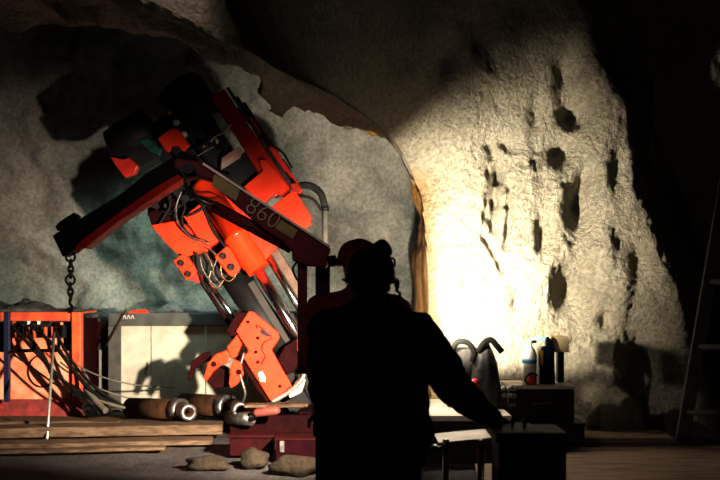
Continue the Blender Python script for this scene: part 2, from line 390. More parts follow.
# rods and feed tubes
cylpart('chrome_rod', W(253, 262, 10.02), W(316, 366, 9.9), 0.052, M_CHROME, rig)
cylpart('chrome_rod', W(266, 252, 10.12), W(312, 330, 10.05), 0.036, M_CHROME, rig)
cylpart('chrome_rod', W(205, 278, 10.2), W(240, 326, 10.1), 0.027, M_CHROME, rig)
cylpart('guide_tube', W(199, 278, 10.25), W(232, 328, 10.2), 0.022, M_DRED, rig)
cylpart('core_barrel', W(230, 270, 10.35), W(292, 362, 10.3), 0.15, M_BLACK, rig)
cylpart('feed_tube', W(222, 276, 10.3), W(256, 330, 10.25), 0.028, M_STEEL, rig)
bm = bmesh.new(); b_bar(bm, W(262, 284, 10.2), W(312, 362, 10.15), 0.02, -0.05, 0.05); obj('red_rail', bm, M_RED, rig)
bm = bmesh.new(); b_bar(bm, W(251, 282, 10.22), W(306, 372, 10.18), 0.035, -0.03, 0.06); obj('feed_rail', bm, mat('dark_rail', (.03, .022, .018), .6), rig)
bm = bmesh.new(); b_bar(bm, W(272, 246, 10.4), W(318, 322, 10.35), 0.045, -0.06, 0.06); obj('brown_rail', bm, mat('brown_steel', (0.16, 0.09, 0.06), 0.6, col2=(0.09, 0.05, 0.035)), rig, bevel=0.006)
# lower foot clamp
ft = pl('foot_clamp', [(236, 331), (249, 311), (254, 312), (278, 332), (280, 338), (272, 350), (292, 386), (272, 403), (243, 357), (249, 351)], 9.85, 0.06, M_ORANGE, bev=0.012)
pl('side_web', [(227, 330), (238, 312), (249, 312), (237, 332), (248, 350), (241, 350)], 9.98, 0.2, M_DRED)
pl('back_web', [(241, 357), (246, 357), (273, 402), (272, 406), (266, 400), (236, 356)], 9.98, 0.2, M_DRED)
bm = plate([(261, 330), (263, 329), (270, 334), (269, 336.5), (267, 336.5), (261, 333)], 9.81, 0.02); obj('slot', bm, M_BLACK, ft)
tubepart('control_cable', [W(257, 328, 9.8), W(258, 325, 9.79), W(266, 331, 9.79), W(272, 338, 9.79), W(264, 343, 9.79), W(263, 350, 9.79), W(266, 356, 9.79), W(262, 364, 9.79)], 0.007, M_RED, ft)
bm = plate([(258, 373), (262, 371), (266, 378), (265, 382), (260, 381)], 9.812, 0.012); obj('sticker', bm, M_WHITE, ft, label='small white sticker')
for x, y in ((258, 338), (256, 352), (258, 362), (280, 386), (248, 322)):
    c = W(x, y, 9.82); bm = bmesh.new(); b_cyl(bm, c, c + Vector((0, -0.02, 0)), 0.016, n=6); obj('bolt', bm, M_DRED, ft)
pl('upper_link', [(227, 347), (237, 335), (242, 344), (237, 357), (231, 358)], 9.75, 0.08, M_ORANGE)
def jaw(px, piv, m, d):
    j = pl('gripper_jaw', px, d, 0.07, m)
    c = W(*piv, d - 0.035); bm = bmesh.new(); b_cyl(bm, c + Vector((0, -0.015, 0)), c + Vector((0, 0.0, 0)), 0.026, n=16); obj('pivot_pin', bm, M_DRED, j)
jaw([(227, 350), (216, 354), (208, 363), (204, 377), (207, 381), (214, 371), (222, 365), (229, 363), (230, 355)], (214, 364), M_ORANGE, 9.68)
jaw([(234, 359), (241, 362), (244, 374), (238, 384), (231, 388), (229, 384), (230, 375), (230, 366)], (239, 372), M_ORANGE, 9.68)
jaw([(210, 351), (203, 353), (192, 361), (188, 378), (191, 381), (196, 369), (205, 363), (212, 360)], (205, 357), M_DRED, 9.85)
pl('jaw_bridge', [(226, 355), (236, 360), (234, 370), (223, 364)], 9.7, 0.1, M_STEEL, bev=0.005)
pl('jaw_spacer', [(209, 366), (228, 368), (230, 386), (214, 388), (208, 382)], 9.9, 0.12, M_DRED)
tubepart('jaw_hose', [W(244, 352, 9.7), W(240, 372, 9.66), W(245, 392, 9.66), W(243, 402, 9.7)], 0.013, M_STEEL, rig)
# lower right bits
pl('motor_cover', [(279, 358), (285, 346), (297, 338), (303, 350), (296, 370), (288, 374)], 10.0, 0.3, M_DRED)
pl('lit_bracket', [(297, 338), (303, 334), (304, 350), (300, 356), (297, 350)], 9.85, 0.1, M_RED)
tubepart('grey_hose', [W(300, 318, 9.8), W(303, 335, 9.78), W(304, 355, 9.78), W(304, 374, 9.78), W(298, 384, 9.78), W(286, 394, 9.8), W(272, 402, 9.8)], 0.022, M_ALU, rig)
pl('pale_shoe', [(288, 392), (294, 384), (302, 374), (306, 380), (302, 392), (290, 398)], 9.9, 0.1, M_PAPER)
# hoses of the machine
hz = [([ (178,196),(185,205),(182,220),(188,233),(204,240),(211,243)], 10.0, M_RUBBER, .012),
      ([ (182,190),(176,208),(180,226),(196,240),(209,243)], 9.98, M_STEEL, .009),
      ([ (190,200),(199,198),(205,205),(196,212),(186,216)], 9.98, M_RUBBER, .016),
      ([ (166,190),(170,205),(163,218),(158,226)], 10.1, M_RUBBER, .014),
      ([ (205,252),(212,266),(209,280),(216,288),(224,280)], 10.0, M_BRASS, .007),
      ([ (211,250),(220,262),(222,276),(230,281),(238,272)], 9.96, M_BRASS, .006),
      ([ (200,256),(203,270),(213,284),(222,290)], 9.98, M_STEEL, .009),
      ([ (196,252),(199,272),(207,290),(216,292)], 10.0, M_RUBBER, .011),
      ([ (208,248),(217,256),(213,272),(220,284)], 9.95, M_STEEL, .005),
      ([ (192,186),(198,196),(214,199),(222,197)], 9.92, M_RUBBER, .005),
      ([ (190,190),(200,193),(212,193),(222,199)], 9.93, M_DRED, .005),
      ([ (172,150),(182,162),(190,172),(188,186)], 10.2, M_RUBBER, .016),
      ([ (196,145),(206,160),(218,172),(232,176)], 10.2, M_RUBBER, .013),
      ([ (180,166),(190,160),(204,152),(214,146)], 10.15, M_STEEL, .010),
      ([ (204,118),(212,130),(216,146),(226,150)], 10.2, M_RUBBER, .015),
      ([ (210,142),(216,136),(224,132),(231,124)], 10.1, M_ALU, .010),
      ([ (252,116),(262,130),(270,144),(282,152),(292,168)], 10.35, M_RUBBER, .012),
      ([ (192,196),(201,203),(207,216),(213,230),(226,248)], 9.98, M_RUBBER, .016)]
for pts, d, m, r in hz: tubepart('hose', [W(x, y, d) for x, y in pts], r, m, rig)
pl('gear_housing', [(151, 200), (166, 186), (190, 182), (200, 196), (188, 222), (160, 228), (150, 216)], 10.45, 0.3, M_BLACK)
pl('valve_plate', [(163, 200), (172, 196), (178, 206), (172, 214), (164, 212)], 10.25, 0.05, M_DRED)
for x, y in ((170, 200), (176, 212), (166, 208), (182, 204)):
    c = W(x, y, 10.2); bm = bmesh.new(); b_cyl(bm, c, c + Vector((0.01, -0.06, 0.02)), 0.022, n=10); obj('hose_fitting', bm, M_STEEL, rig)
# upper motor group
bm = bmesh.new(); b_lathe(bm, W(178, 88, 10.7), W(206, 126, 10.6), [(0, .2), (.05, .27), (.5, .28), (.95, .27), (1, .2)], 28); _sm(obj('rotation_motor', bm, M_BLACK, rig))
bm = bmesh.new(); b_lathe(bm, W(112, 148, 10.55), W(152, 124, 10.45), [(0, .12), (.06, .19), (.5, .2), (.94, .19), (1, .1)], 28); _sm(obj('winch_drum', bm, M_BLACK, rig))
pl('winch_frame', [(110, 152), (132, 134), (146, 124), (166, 156), (140, 172), (122, 172)], 10.5, 0.25, M_BLACK)
pl('teal_plate', [(139, 141), (147, 138), (162, 150), (160, 156), (150, 151)], 10.3, 0.05, M_TEAL, bev=0.004)
pl('red_bracket', [(111, 157), (124, 160), (130, 158), (139, 166), (136, 174), (126, 178), (118, 168)], 10.3, 0.12, M_RED)
pl('motor_bracket', [(158, 139), (171, 129), (179, 129), (190, 146), (184, 152), (178, 146), (172, 146), (170, 152), (167, 152)], 10.15, 0.08, M_ORANGE)
pl('machine_body', [(150, 130), (175, 108), (214, 118), (240, 160), (235, 185), (190, 180), (165, 165)], 10.6, 0.3, M_BLACK)
for x, y, m in ((168, 112, M_BRASS), (175, 122, M_WHITE), (183, 134, M_WHITE), (203, 146, M_STEEL), (214, 141, M_WHITE)):
    c = W(x, y, 10.25); bm = bmesh.new(); b_lathe(bm, c + Vector((0, 0.12, 0)), c + Vector((0.01, -0.02, 0)), [(0, .02), (.5, .028), (.6, .038), (1, .03)], 12)
    obj('hose_fitting', bm, m, rig, smooth=True)
# skid base under the rig
DOFF = 0.0; RS = 1.0
for yy in (10.75, 11.5):
    bm = bmesh.new(); b_box(bm, (-1.4, yy, 0.0), (-0.5, yy+.2, 0.2)); obj('skid_beam', bm, M_DRED, rig, bevel=0.01)
for x in (-1.3, -0.95, -0.6):
    bm = bmesh.new(); b_box(bm, (x-.07, 10.9, 0.03), (x+.07, 11.6, 0.22)); obj('cross_member', bm, M_DRED, rig, bevel=0.008)
bm = bmesh.new(); b_bar(bm, W(258, 330, 11.35), Vector((-0.66, 11.35, 0.2)), 0.13, -0.12, 0.12); obj('mast_leg', bm, M_BLACK, rig, bevel=0.01)
bm = bmesh.new(); b_bar(bm, W(190, 165, 11.65), Vector((-0.74, 11.65, 0.2)), 0.14, -0.1, 0.12); obj('mast', bm, M_BLACK, rig, bevel=0.01)

# ------------------------------------------------------------------ crane
crane = root('knuckle_boom_crane', 'dark maroon loader crane with red-edged jib reaching left, numbered boom in front of the drill', 'crane', (-0.25, 6.3, 0))
CD = 6.3; RS = 0.68
JD = lambda x: CD + 0.05 + (200 - x)/144*1.15          # the jib swings away to the left
def jplate(px, th, off=0.0): return plate(px, lambda x: JD(x) + off, th)
jib = obj('jib', jplate([(64, 231), (86, 217), (124, 194), (150, 173), (172, 160), (188, 153), (200, 158), (202, 172), (186, 180), (158, 194), (86, 246), (70, 255), (66, 256)], 0.14), M_BLACK, crane, bevel=0.008)
obj('jib_flange', jplate([(83, 243), (120, 215.5), (158, 189), (190, 171), (193, 175), (160, 197), (122, 222), (88, 249)], 0.2, -0.02), M_RED, jib, bevel=0.003)
obj('jib_head', jplate([(56, 236), (66, 230), (82, 243), (79, 250), (66, 257)], 0.18), M_BLACK, crane, bevel=0.006)
obj('guard_tab', jplate([(57, 227), (61, 222), (75, 213), (80, 216), (78, 220), (62, 231), (59, 231)], 0.09), M_BLACK, crane, bevel=0.004)
obj('tip_lug', jplate([(74, 250), (80, 243), (85, 244), (84, 247), (78, 253)], 0.04, -.09), M_ORANGE, crane)
obj('worn_edge', jplate([(71.5, 231.3), (106, 207.3), (107, 208.6), (73, 233.2)], 0.012, -.076), M_ALU, jib)
boom = obj('main_boom', plate([(178, 160), (200, 163), (228, 180), (262, 203), (303, 229), (331, 248), (328, 262), (327, 268), (306, 266), (293, 261), (293, 252), (284, 243), (263, 229), (246, 214), (229, 199), (213, 182), (198, 178), (184, 180), (176, 170)], CD-0.15, 0.2), M_MAROON, crane, bevel=0.012)
bm = bmesh.new(); b_bar(bm, W(203, 163.5, CD-.27), W(330, 247, CD-.27), 0.010, -0.01, 0.05); obj('edge_strip', bm, mat('scraped_edge', (0.4, 0.3, 0.27), .5, .3), boom)
obj('warning_panel', plate([(214, 175), (219, 175), (240, 190), (236, 201), (212, 186)], CD-0.256, 0.008), M_OLIVE, boom)
obj('warning_panel', plate([(281, 220), (298, 230), (293, 239), (275, 228)], CD-0.256, 0.008), M_OLIVE, boom)
# painted number
fc = bpy.data.curves.new('num', 'FONT'); fc.body = '860'; fc.size = 0.15; fc.extrude = 0.003; fc.align_x = 'CENTER'; fc.align_y = 'CENTER'; fc.offset = -0.003
fo = bpy.data.objects.new('num', fc); COL.objects.link(fo)
dg = bpy.context.evaluated_depsgraph_get(); tm = bpy.data.meshes.new_from_object(fo.evaluated_get(dg)); bpy.data.objects.remove(fo)
txt = bpy.data.objects.new('lettering', tm); COL.objects.link(txt); tm.materials.clear(); tm.materials.append(mat('decal_grey', (0.30, 0.22, 0.12), .6))
txt.parent = boom; txt.location = W(263, 213.5, CD-0.258) - ORG[boom.name]
txt.rotation_euler = (math.radians(90), math.radians(33), 0)
cylpart('ram_rod', W(186, 192, CD-.1), W(218, 209, CD-.15), 0.020, M_STEEL, crane)
cylpart('ram_barrel', W(213, 206, CD-.16), W(292, 248, CD-.16), 0.055, M_MAROON, crane)
cylpart('knuckle_pin', W(188, 168, CD-.35), W(188, 168, CD+.15), 0.05, M_BLACK, crane)
obj('front_post', plate([(298, 258), (307, 258), (307, 366), (298, 366)], CD-.12, 0.09), M_MAROON, crane, bevel=0.006)
bm = bmesh.new(); b_box(bm, (W(316, 0, CD).x, CD-.08, 0.08), (W(330, 0, CD).x, CD+.05, W(0, 258, CD).z)); obj('column', bm, M_DRED, crane, bevel=0.008)
bm = bmesh.new(); b_box(bm, (-0.40, CD-.22, 0.0), (-0.08, CD+.18, 0.08)); obj('base_plate', bm, M_DRED, crane, bevel=0.01)
bm = bmesh.new(); b_box(bm, (W(299, 0, CD).x, CD-.15, W(0, 372, CD).z), (W(330, 0, CD).x, CD-.02, W(0, 358, CD).z)); obj('knee_bracket', bm, M_DRED, crane, bevel=0.006)
tubepart('hose', [W(297, 262, CD-.2), W(293, 268, CD-.2), W(295, 276, CD-.2), W(299, 282, CD-.2)], 0.010, M_RUBBER, crane)
tubepart('hose', [W(176, 168, CD-.3), W(184, 176, CD-.32), W(186, 188, CD-.3), W(196, 196, CD-.28), W(214, 202, CD-.26)], 0.013, M_RUBBER, crane)

# chain and hook
CJ = JD(70)
chain = root('lifting_chain', 'rusty steel chain with hook hanging from the tip of the crane jib', 'chain', W(70, 255, CJ))
def b_link(bm, c, L, w, r, ang):
    L *= .78; w *= .85; r *= .85
    pts = []; N = 18
    for i in range(N):
        t = 2*math.pi*i/N; x = w*math.cos(t); z = L*math.sin(t)
        pts.append(Vector((x*math.cos(ang), x*math.sin(ang), z)) + c)
    n = 6; rings = []
    for i in range(N):
        t = (pts[(i+1) % N] - pts[i-1]).normalized(); u = Vector((-math.sin(ang), math.cos(ang), 0)); v = t.cross(u)
        rings.append([bm.verts.new(pts[i] + (u*math.cos(2*math.pi*j/n) + v*math.sin(2*math.pi*j/n))*r) for j in range(n)])
    for i in range(N):
        p, q = rings[i], rings[(i+1) % N]
        for j in range(n): bm.faces.new((p[j], p[(j+1) % n], q[(j+1) % n], q[j]))
M_CHAIN = mat('chain_steel', (0.13, 0.10, 0.07), 0.5, 0.6, col2=(0.05, 0.035, 0.025), scale=30)
y = 257
for i in range(8):
    big = i in (0, 4); L = 0.045 if big else 0.035; w = 0.038 if big else 0.02
    bm = bmesh.new(); c = W(70.5 + 0.3*math.sin(i), y, CJ); b_link(bm, c, L, w, 0.011, (i % 2)*1.35 + 0.15); obj('link', bm, M_CHAIN, chain, smooth=True)
    y += 6.4 if big else 5.5
bm = bmesh.new(); h = [W(70, y-3, CJ), W(70, y+1, CJ), W(72, y+4, CJ), W(71.5, y+8, CJ), W(69, y+9, CJ), W(67, y+6, CJ)]; b_tube(bm, h, 0.016); obj('hook', bm, M_CHAIN, chain, smooth=True)
tubepart('wire_rope', [W(71, y+6, CJ), W(71.3, y+45, CJ), W(71.5, 398, CJ)], 0.008, M_CHAIN, chain)

# standpipe with bent hose
DOFF = 1.0; RS = 1.1
sp = root('standpipe', 'grey vertical steel pipe with two hoses bending from its top to the drill head', 'pipe', (W(325, 0, 10.6).x, 11.6, 0))
cylpart('pipe', (W(325, 0, 10.6).x, 11.6, 0.0), W(325, 209, 10.6), 0.032, M_ALU, sp)
cylpart('pipe_collar', W(325, 211, 10.6), W(325, 206, 10.6), 0.042, M_BLACK, sp)
tubepart('bent_hose', [W(297, 187, 10.5), W(304, 185, 10.5), W(313, 187, 10.5), W(321, 194, 10.55), W(325, 207, 10.6)], 0.038, M_SACK, sp, n=12)
tubepart('thin_hose', [W(297, 196, 10.45), W(308, 197, 10.45), W(316, 202, 10.5), W(321, 210, 10.55)], 0.015, M_RUBBER, sp)

# ------------------------------------------------------------------ left: power pack frame
DOFF = 0.0; RS = 1.0
def bx(px0, py0, px1, py1, d, th):   # upright box seen frontally at depth d (front face), thickness back
    a = W(px0, py1, d); b = W(px1, py0, d); bm = bmesh.new(); b_box(bm, (a.x, d, a.z), (b.x, d+th, b.z)); return bm
M_OPANEL = mat('orange_panel', (0.85, 0.17, 0.055), 0.4, col2=(0.85, 0.46, 0.32), scale=2.6, bump=0.002, bscale=10)  # paler second colour puts the lamp's whitish hot spot into the paint
M_OFRAME = mat('orange_frame_paint', (0.72, 0.13, 0.04), 0.5, col2=(0.5, 0.07, 0.03), scale=6)
pk = root('power_pack', 'orange steel skid frame with open hose bay and orange front panel with lamp glare painted in', 'machine', (-4.1, 12.4, 0))
obj('top_beam', bx(-60, 312, 72, 321, 11.9, 0.12), M_OFRAME, pk, bevel=0.008)
obj('corner_post', bx(71, 312, 80.5, 404, 11.88, 0.13), M_OFRAME, pk, bevel=0.008)
obj('corner_post', bx(-64, 312, -56, 404, 11.88, 0.13), M_OFRAME, pk, bevel=0.008)
obj('bottom_beam', bx(-64, 400, 82, 417, 11.86, 0.16), mat('red_skid', (0.34, 0.05, 0.04), .6, col2=(.16, .03, .03), scale=7, bump=.004, bscale=16), pk, bevel=0.01)
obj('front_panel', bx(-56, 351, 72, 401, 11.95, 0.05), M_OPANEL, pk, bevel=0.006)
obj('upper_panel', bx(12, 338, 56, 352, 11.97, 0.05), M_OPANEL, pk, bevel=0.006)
obj('back_panel', bx(-56, 322, 72, 401, 12.8, 0.05), M_DRED, pk)
obj('side_panel', plate([(-64, 322), (-60, 322), (-60, 401), (-64, 401)], 12.4, 0.9), M_DRED, pk)
bm = bmesh.new(); a = W(79, 0, 11.95)
b_box(bm, (a.x-.03, 12.0, W(0, 401, 11.95).z), (a.x, 12.8, W(0, 320, 11.95).z)); obj('side_panel', bm, M_DRED, pk)
obj('roof_panel', bx(-60, 312, 79, 314, 12.0, 0.8), M_OFRAME, pk)
bm = bmesh.new(); c = W(42, 371, 11.935); pts = [c + Vector((0.165*math.cos(t), 0, 0.19*math.sin(t))) for t in [math.radians(100+ i*24) for i in range(10)]]
b_tube(bm, pts, 0.009); obj('hose_loop', bm, M_DRED, pk, smooth=True)
obj('shelf_bar', bx(-56, 349, 60, 352, 11.84, 0.04), M_DRED, pk)
for i in range(11):
    x = 14 + i*4.6 + random.uniform(-1, 1); top = 321 + random.uniform(0, 3)
    bm = bmesh.new(); b_cyl(bm, W(x, top, 12.05 + .1*(i % 3)), W(x + random.uniform(-2, 2), 336 + random.uniform(0, 12), 12.05 + .1*(i % 3)), 0.018 + 0.012*random.random(), n=10)
    obj('valve_hose', bm, [M_OFRAME, M_DRED, M_RUBBER, M_OFRAME][i % 4], pk, smooth=True)
for x in (28.5, 38.5):
    obj('white_cap', bx(x-1.3, 320.5, x+1.3, 324.5, 11.98, 0.03), M_WHITE, pk)
obj('valve_block', bx(14, 323, 50, 327, 12.0, 0.2), M_BLACK, pk, bevel=0.005)
obj('valve_block', bx(62, 325, 69, 338, 12.02, 0.15), M_BLACK, pk, bevel=0.005)
obj('manifold', bx(60, 322, 64, 350, 12.1, 0.1), mat('pale_orange', (.7, .3, .2), .5), pk, bevel=0.005)
for x in (-40, 20, 60):
    obj('foot', bx(x, 415, x+9, 421.5, 11.95, 0.5), M_BLACK, pk)
pn = obj('steel_post', bx(3.5, 312, 9, 402, 11.62, 0.06), M_NAVY, None, label='navy blue upright post in front of the orange frame', cat='post', bevel=0.004)
# reaching floor
pn_bm = None
# hoses running down to the right from the power pack
Hs = [([ (12,326,11.7),(25,340,11.6),(45,362,11.55),(66,383,11.5),(90,398,11.3),(112,412,11.2)], .022, 'thick black hose sagging from left end of orange frame to the floor'),
      ([ (26,326,11.7),(35,345,11.6),(52,370,11.5),(74,390,11.4),(100,414,11.2)], .019, 'black hose from the middle of orange frame down to the planks'),
      ([ (30,325,11.72),(46,338,11.6),(60,352,11.5),(78,376,11.4),(98,396,11.3),(125,408,11.3)], .024, 'thickest black hose crossing the orange panel towards the rusty pipes'),
      ([ (55,330,11.7),(66,352,11.6),(80,372,11.45),(97,389,11.3),(120,404,11.3),(135,410,11.4)], .018, 'black hose leaving the right end of the orange frame'),
      ([ (10,352,11.6),(30,366,11.5),(55,384,11.4),(80,398,11.3),(104,413,11.2)], .013, 'thin dark hose low across the orange panel'),
      ([ (82,368,11.7),(92,388,11.5),(100,400,11.3),(126,408,11.3),(140,408,11.5)], .02, 'grey hose curling on the floor beside the grey cabinet')]
M_HOSE = mat('dusty_hose', (0.010, 0.008, 0.007), 0.7, spec=.15, col2=(0.005, 0.0045, 0.004), scale=6)
M_HOSEL = mat('pale_hose', (0.16, 0.14, 0.11), 0.7, col2=(0.09, 0.08, 0.06), scale=6)
for k, (pts, r, lb) in enumerate(Hs):
    tubepart('hydraulic_hose', [W(*p) for p in pts], r, M_HOSE if k < 5 else M_HOSEL, label=lb, cat='hose', group='hoses from the orange power pack')
tubepart('hydraulic_hose', [W(86, 388, 11.4), W(97, 402, 11.25), W(106, 411, 11.15)], 0.036, M_HOSEL, label='short pale grey hose end lying below the dark gap', cat='hose', group='hoses from the orange power pack')
for k, (p, lb) in enumerate([([(60, 352, 11.6), (90, 372, 11.5), (130, 384, 11.6), (175, 388, 12.6)], 'thin grey cable, upper of two stretched across the cabinet doors'), ([(60, 362, 11.6), (92, 385, 11.5), (128, 398, 11.6), (150, 402, 12.2)], 'thin grey cable, lower of two stretched to the cabinet foot')]):
    tubepart('cable', [W(*q) for q in p], 0.009, M_HOSEL, label=lb, cat='cable')
bm = bmesh.new(); b_cyl(bm, W(54, 333, 11.3), W(46.5, 447, 10.1), 0.017, 0.014, n=10); obj('thin_rod', bm, M_ALU, None, label='thin pale metal rod leaning upright against the orange frame', cat='rod', smooth=True)

# dark unit in the gap
gap = root('shadowed_machine', 'dark red machine in shadow between the orange frame and grey cabinet', 'machine', (-3.5, 13, 0))
obj('housing', bx(82, 318, 108, 405, 13.0, 0.8), mat('dark_housing', (.03, .018, .016), .7), gap, bevel=0.01)
obj('upright', bx(99, 350, 101.5, 392, 12.95, 0.04), M_ALU, gap)
obj('upright', bx(94, 326, 95.3, 334, 12.95, 0.03), M_ALU, gap)
bm = bmesh.new(); b_bar(bm, W(100, 322, 12.9), W(92, 364, 12.9), 0.03, -.03, .03); obj('brace', bm, M_DRED, gap)

# cabinet
cab = root('storage_cabinet', 'low grey-framed cabinet with off-white double doors behind the drill', 'cabinet', (-2.2, 13.2, 0))
CF = 12.7
obj('cabinet_frame', bx(108, 313, 300, 326, CF, 0.9), M_GREYP, cab, bevel=0.01)
obj('frame_post', bx(108, 326, 120.5, 410, CF, 0.9), M_GREYP, cab, bevel=0.008)
obj('frame_post', bx(290, 326, 300, 410, CF, 0.9), M_GREYP, cab, bevel=0.008)
obj('plinth', bx(120, 404, 291, 411, CF+.03, 0.85), M_GREYP, cab)
for a, b in ((121, 150.5), (151.3, 205), (206, 247), (248, 290)):
    dr = obj('door', bx(a, 326, b, 404, CF+.04, 0.04), M_DOOR, cab, bevel=0.004)
    obj('handle', bx(b-4, 362, b-3, 370, CF+.02, 0.025), M_STEEL, dr)
for k in range(3):
    bm = bmesh.new(); b_tube(bm, [W(123 + k*4, 319, CF-.004), W(124.5+k*4, 315.5, CF-.004), W(126+k*4, 319, CF-.004)], 0.006, n=5); obj('chalk_mark', bm, M_PAPER, cab)
# clutter on top of cabinet
bm = bmesh.new(); 
def b_heap(bm, x0, x1, y0, y1, z0, h, seed, nx=60, ny=10):
    g = []
    for i in range(nx+1):
        r = []
        for j in range(ny+1):
            x = x0 + (x1-x0)*i/nx; y = y0 + (y1-y0)*j/ny
            e = math.sin(math.pi*i/nx)**0.4 * math.sin(math.pi*j/ny)**0.7
            z = z0 + h*e*(0.6 + 0.9*noise.noise(Vector((x*2.3, y*2.3, seed))) + 0.4*noise.noise(Vector((x*9, y*9, seed))))
            r.append(bm.verts.new((x, y, max(z0, z))))
        g.append(r)
    for i in range(nx):
        for j in range(ny): bm.faces.new((g[i][j], g[i+1][j], g[i+1][j+1], g[i][j+1]))
    ring = [g[i][0] for i in range(nx+1)] + [g[nx][j] for j in range(1, ny+1)] + [g[i][ny] for i in range(nx-1, -1, -1)] + [g[0][j] for j in range(ny-1, 0, -1)]
    bm.faces.new(ring)
tz = W(0, 313, CF).z
b_heap(bm, W(150, 0, CF).x, W(232, 0, CF).x, CF+.15, CF+.85, tz+.004, 0.16, 3)
obj('tarpaulin', bm, M_DEBRIS, None, label='crumpled dark grey sheet heaped on top of the grey cabinet', cat='tarpaulin', smooth=True)
bm = bmesh.new(); b_heap(bm, W(83, 0, 13).x, W(104, 0, 13).x, 13.05, 13.7, W(0, 318, 13).z+.004, 0.13, 9, 30)
obj('tarpaulin', bm, M_DEBRIS, None, label='dark crumpled sheet on the shadowed machine left of the cabinet', cat='tarpaulin', smooth=True)
bm = bmesh.new(); b_heap(bm, W(-60, 0, 11.9).x, W(70, 0, 11.9).x, 12.05, 12.75, W(0, 312, 11.9).z, 0.14, 5)
obj('tarpaulin', bm, M_DEBRIS, None, label='dark crumpled sheet lying along the top of the orange frame', cat='tarpaulin', smooth=True)
bm = bmesh.new(); a = W(127, 312, CF); b_poly(bm, [(a.x, tz), (a.x+.26, tz), (a.x+.22, tz+.045), (a.x+.05, tz+.03)], CF+.03, CF+.12)
obj('orange_strap', bm, M_ORANGE, None, label='bright orange scrap lying on the cabinet front edge', cat='strap')
bm = bmesh.new(); b_cyl(bm, W(126, 309, CF-.03), W(106, 346, CF-.05), 0.012, n=8); obj('lever_bar', bm, M_RUST, cab, smooth=True)

# rusty pipes
def rpipe(a, b, ro, ri, lb, collar=True):
    r = root('drill_casing', lb, 'pipe', (a+b)/2 - Vector((0, 0, ro)), 'rusty casing pipes on the planks')
    bm = bmesh.new(); b_pipe(bm, a, b, ro, ri); _sm(obj('pipe_body', bm, M_RUST, r))
    if collar:
        u = (b-a).normalized(); bm = bmesh.new(); b_pipe(bm, b - u*0.10, b + u*0.02, ro*1.07, ri*1.02); _sm(obj('threaded_collar', bm, M_STEEL, r))
rpipe(W(131, 408, 11.4), W(181, 410, 10.85), 0.118, 0.085, 'short fat rusty pipe nearest the cabinet, lying left on the planks')
rpipe(W(184, 404, 11.8), W(228, 407, 11.2), 0.13, 0.09, 'fat rusty pipe behind with bright steel threaded end')
rpipe(W(168, 407, 11.5), W(188.5, 412.5, 10.6), 0.085, 0.042, 'thick-walled grey pipe whose round open end faces the camera', True)
rpipe(W(233, 405, 11.3), W(240, 410, 10.6), 0.08, 0.036, 'small steel pipe end right of the fat rusty pipe')
bm = bmesh.new(); b_pipe(bm, W(229, 417, 10.7), W(252, 419, 10.5), 0.072, 0.05); ck = _sm(obj('steel_ring', bm, M_STEEL, None, label='black and silver steel sleeve lying under the gripper', cat='ring'))
bm = bmesh.new(); b_lathe(bm, W(255, 413, 10.3), W(279, 410, 10.2), [(0, .04), (.1, .045), (.9, .045), (1, .03)], 16); _sm(obj('pink_cylinder', bm, mat('pink_paint', (.22, .06, .045), .6), None, label='small salmon pink cylinder at the foot of the drill', cat='cylinder'))

# planks on the left
def plank(x0, y0, x1, y1, w, z0, th, lb, m=M_WOOD, grp='old planks on the left floor'):
    bm = bmesh.new(); a = Vector((x0, y0)); b = Vector((x1, y1)); u = (b-a).normalized(); n = Vector((-u.y, u.x)); N = 24; rows = []
    for i in range(N+1):
        c = a.lerp(b, i/N); wob = 0.02*noise.noise(Vector((i*.4, x0, y0))); zz = z0 + 0.012*noise.noise(Vector((i*.3, y0, 2)))
        if i in (0, N): c = c + u*0.03*noise.noise(Vector((y0*3, i, 1)))
        rows.append([bm.verts.new((c.x+n.x*s*(w/2+wob), c.y+n.y*s*(w/2+wob), z)) for s, z in ((-1, z0), (1, z0), (1, zz+th), (-1, zz+th))])
    for p, q in zip(rows, rows[1:]):
        for k in range(4): bm.faces.new((p[k], p[(k+1) % 4], q[(k+1) % 4], q[k]))
    bm.faces.new(rows[0]); bm.faces.new(list(reversed(rows[-1])))
    return obj('plank', bm, m, None, label=lb, cat='plank', group=grp, bevel=0.006)
plank(-5.2, 11.15, -1.5, 11.0, 0.42, 0.02, 0.07, 'long tan plank carrying the rusty pipes')
plank(-4.9, 10.2, -1.45, 10.6, 0.34, 0.04, 0.10, 'thick sunlit-looking tan beam in front of the rusty pipes')
plank(-5.0, 9.72, -1.5, 10.15, 0.30, 0.0, 0.05, 'ragged grey plank nearest the camera on the left')
plank(-5.2, 11.62, -2.2, 11.55, 0.30, 0.0, 0.06, 'narrow plank at the foot of the orange frame')
plank(-4.6, 9.35, -1.9, 9.75, 0.16, 0.0, 0.035, 'thin splintered board lying loose nearest the camera on the left')
plank(-4.7, 10.72, -2.6, 10.84, 0.10, 0.09, 0.04, 'narrow batten lying between the two tan planks')
plank(-1.2, 10.35, -0.55, 10.42, 0.22, 0.34, 0.03, 'short pale board lying across the dark red skid', M_WOOD, None)

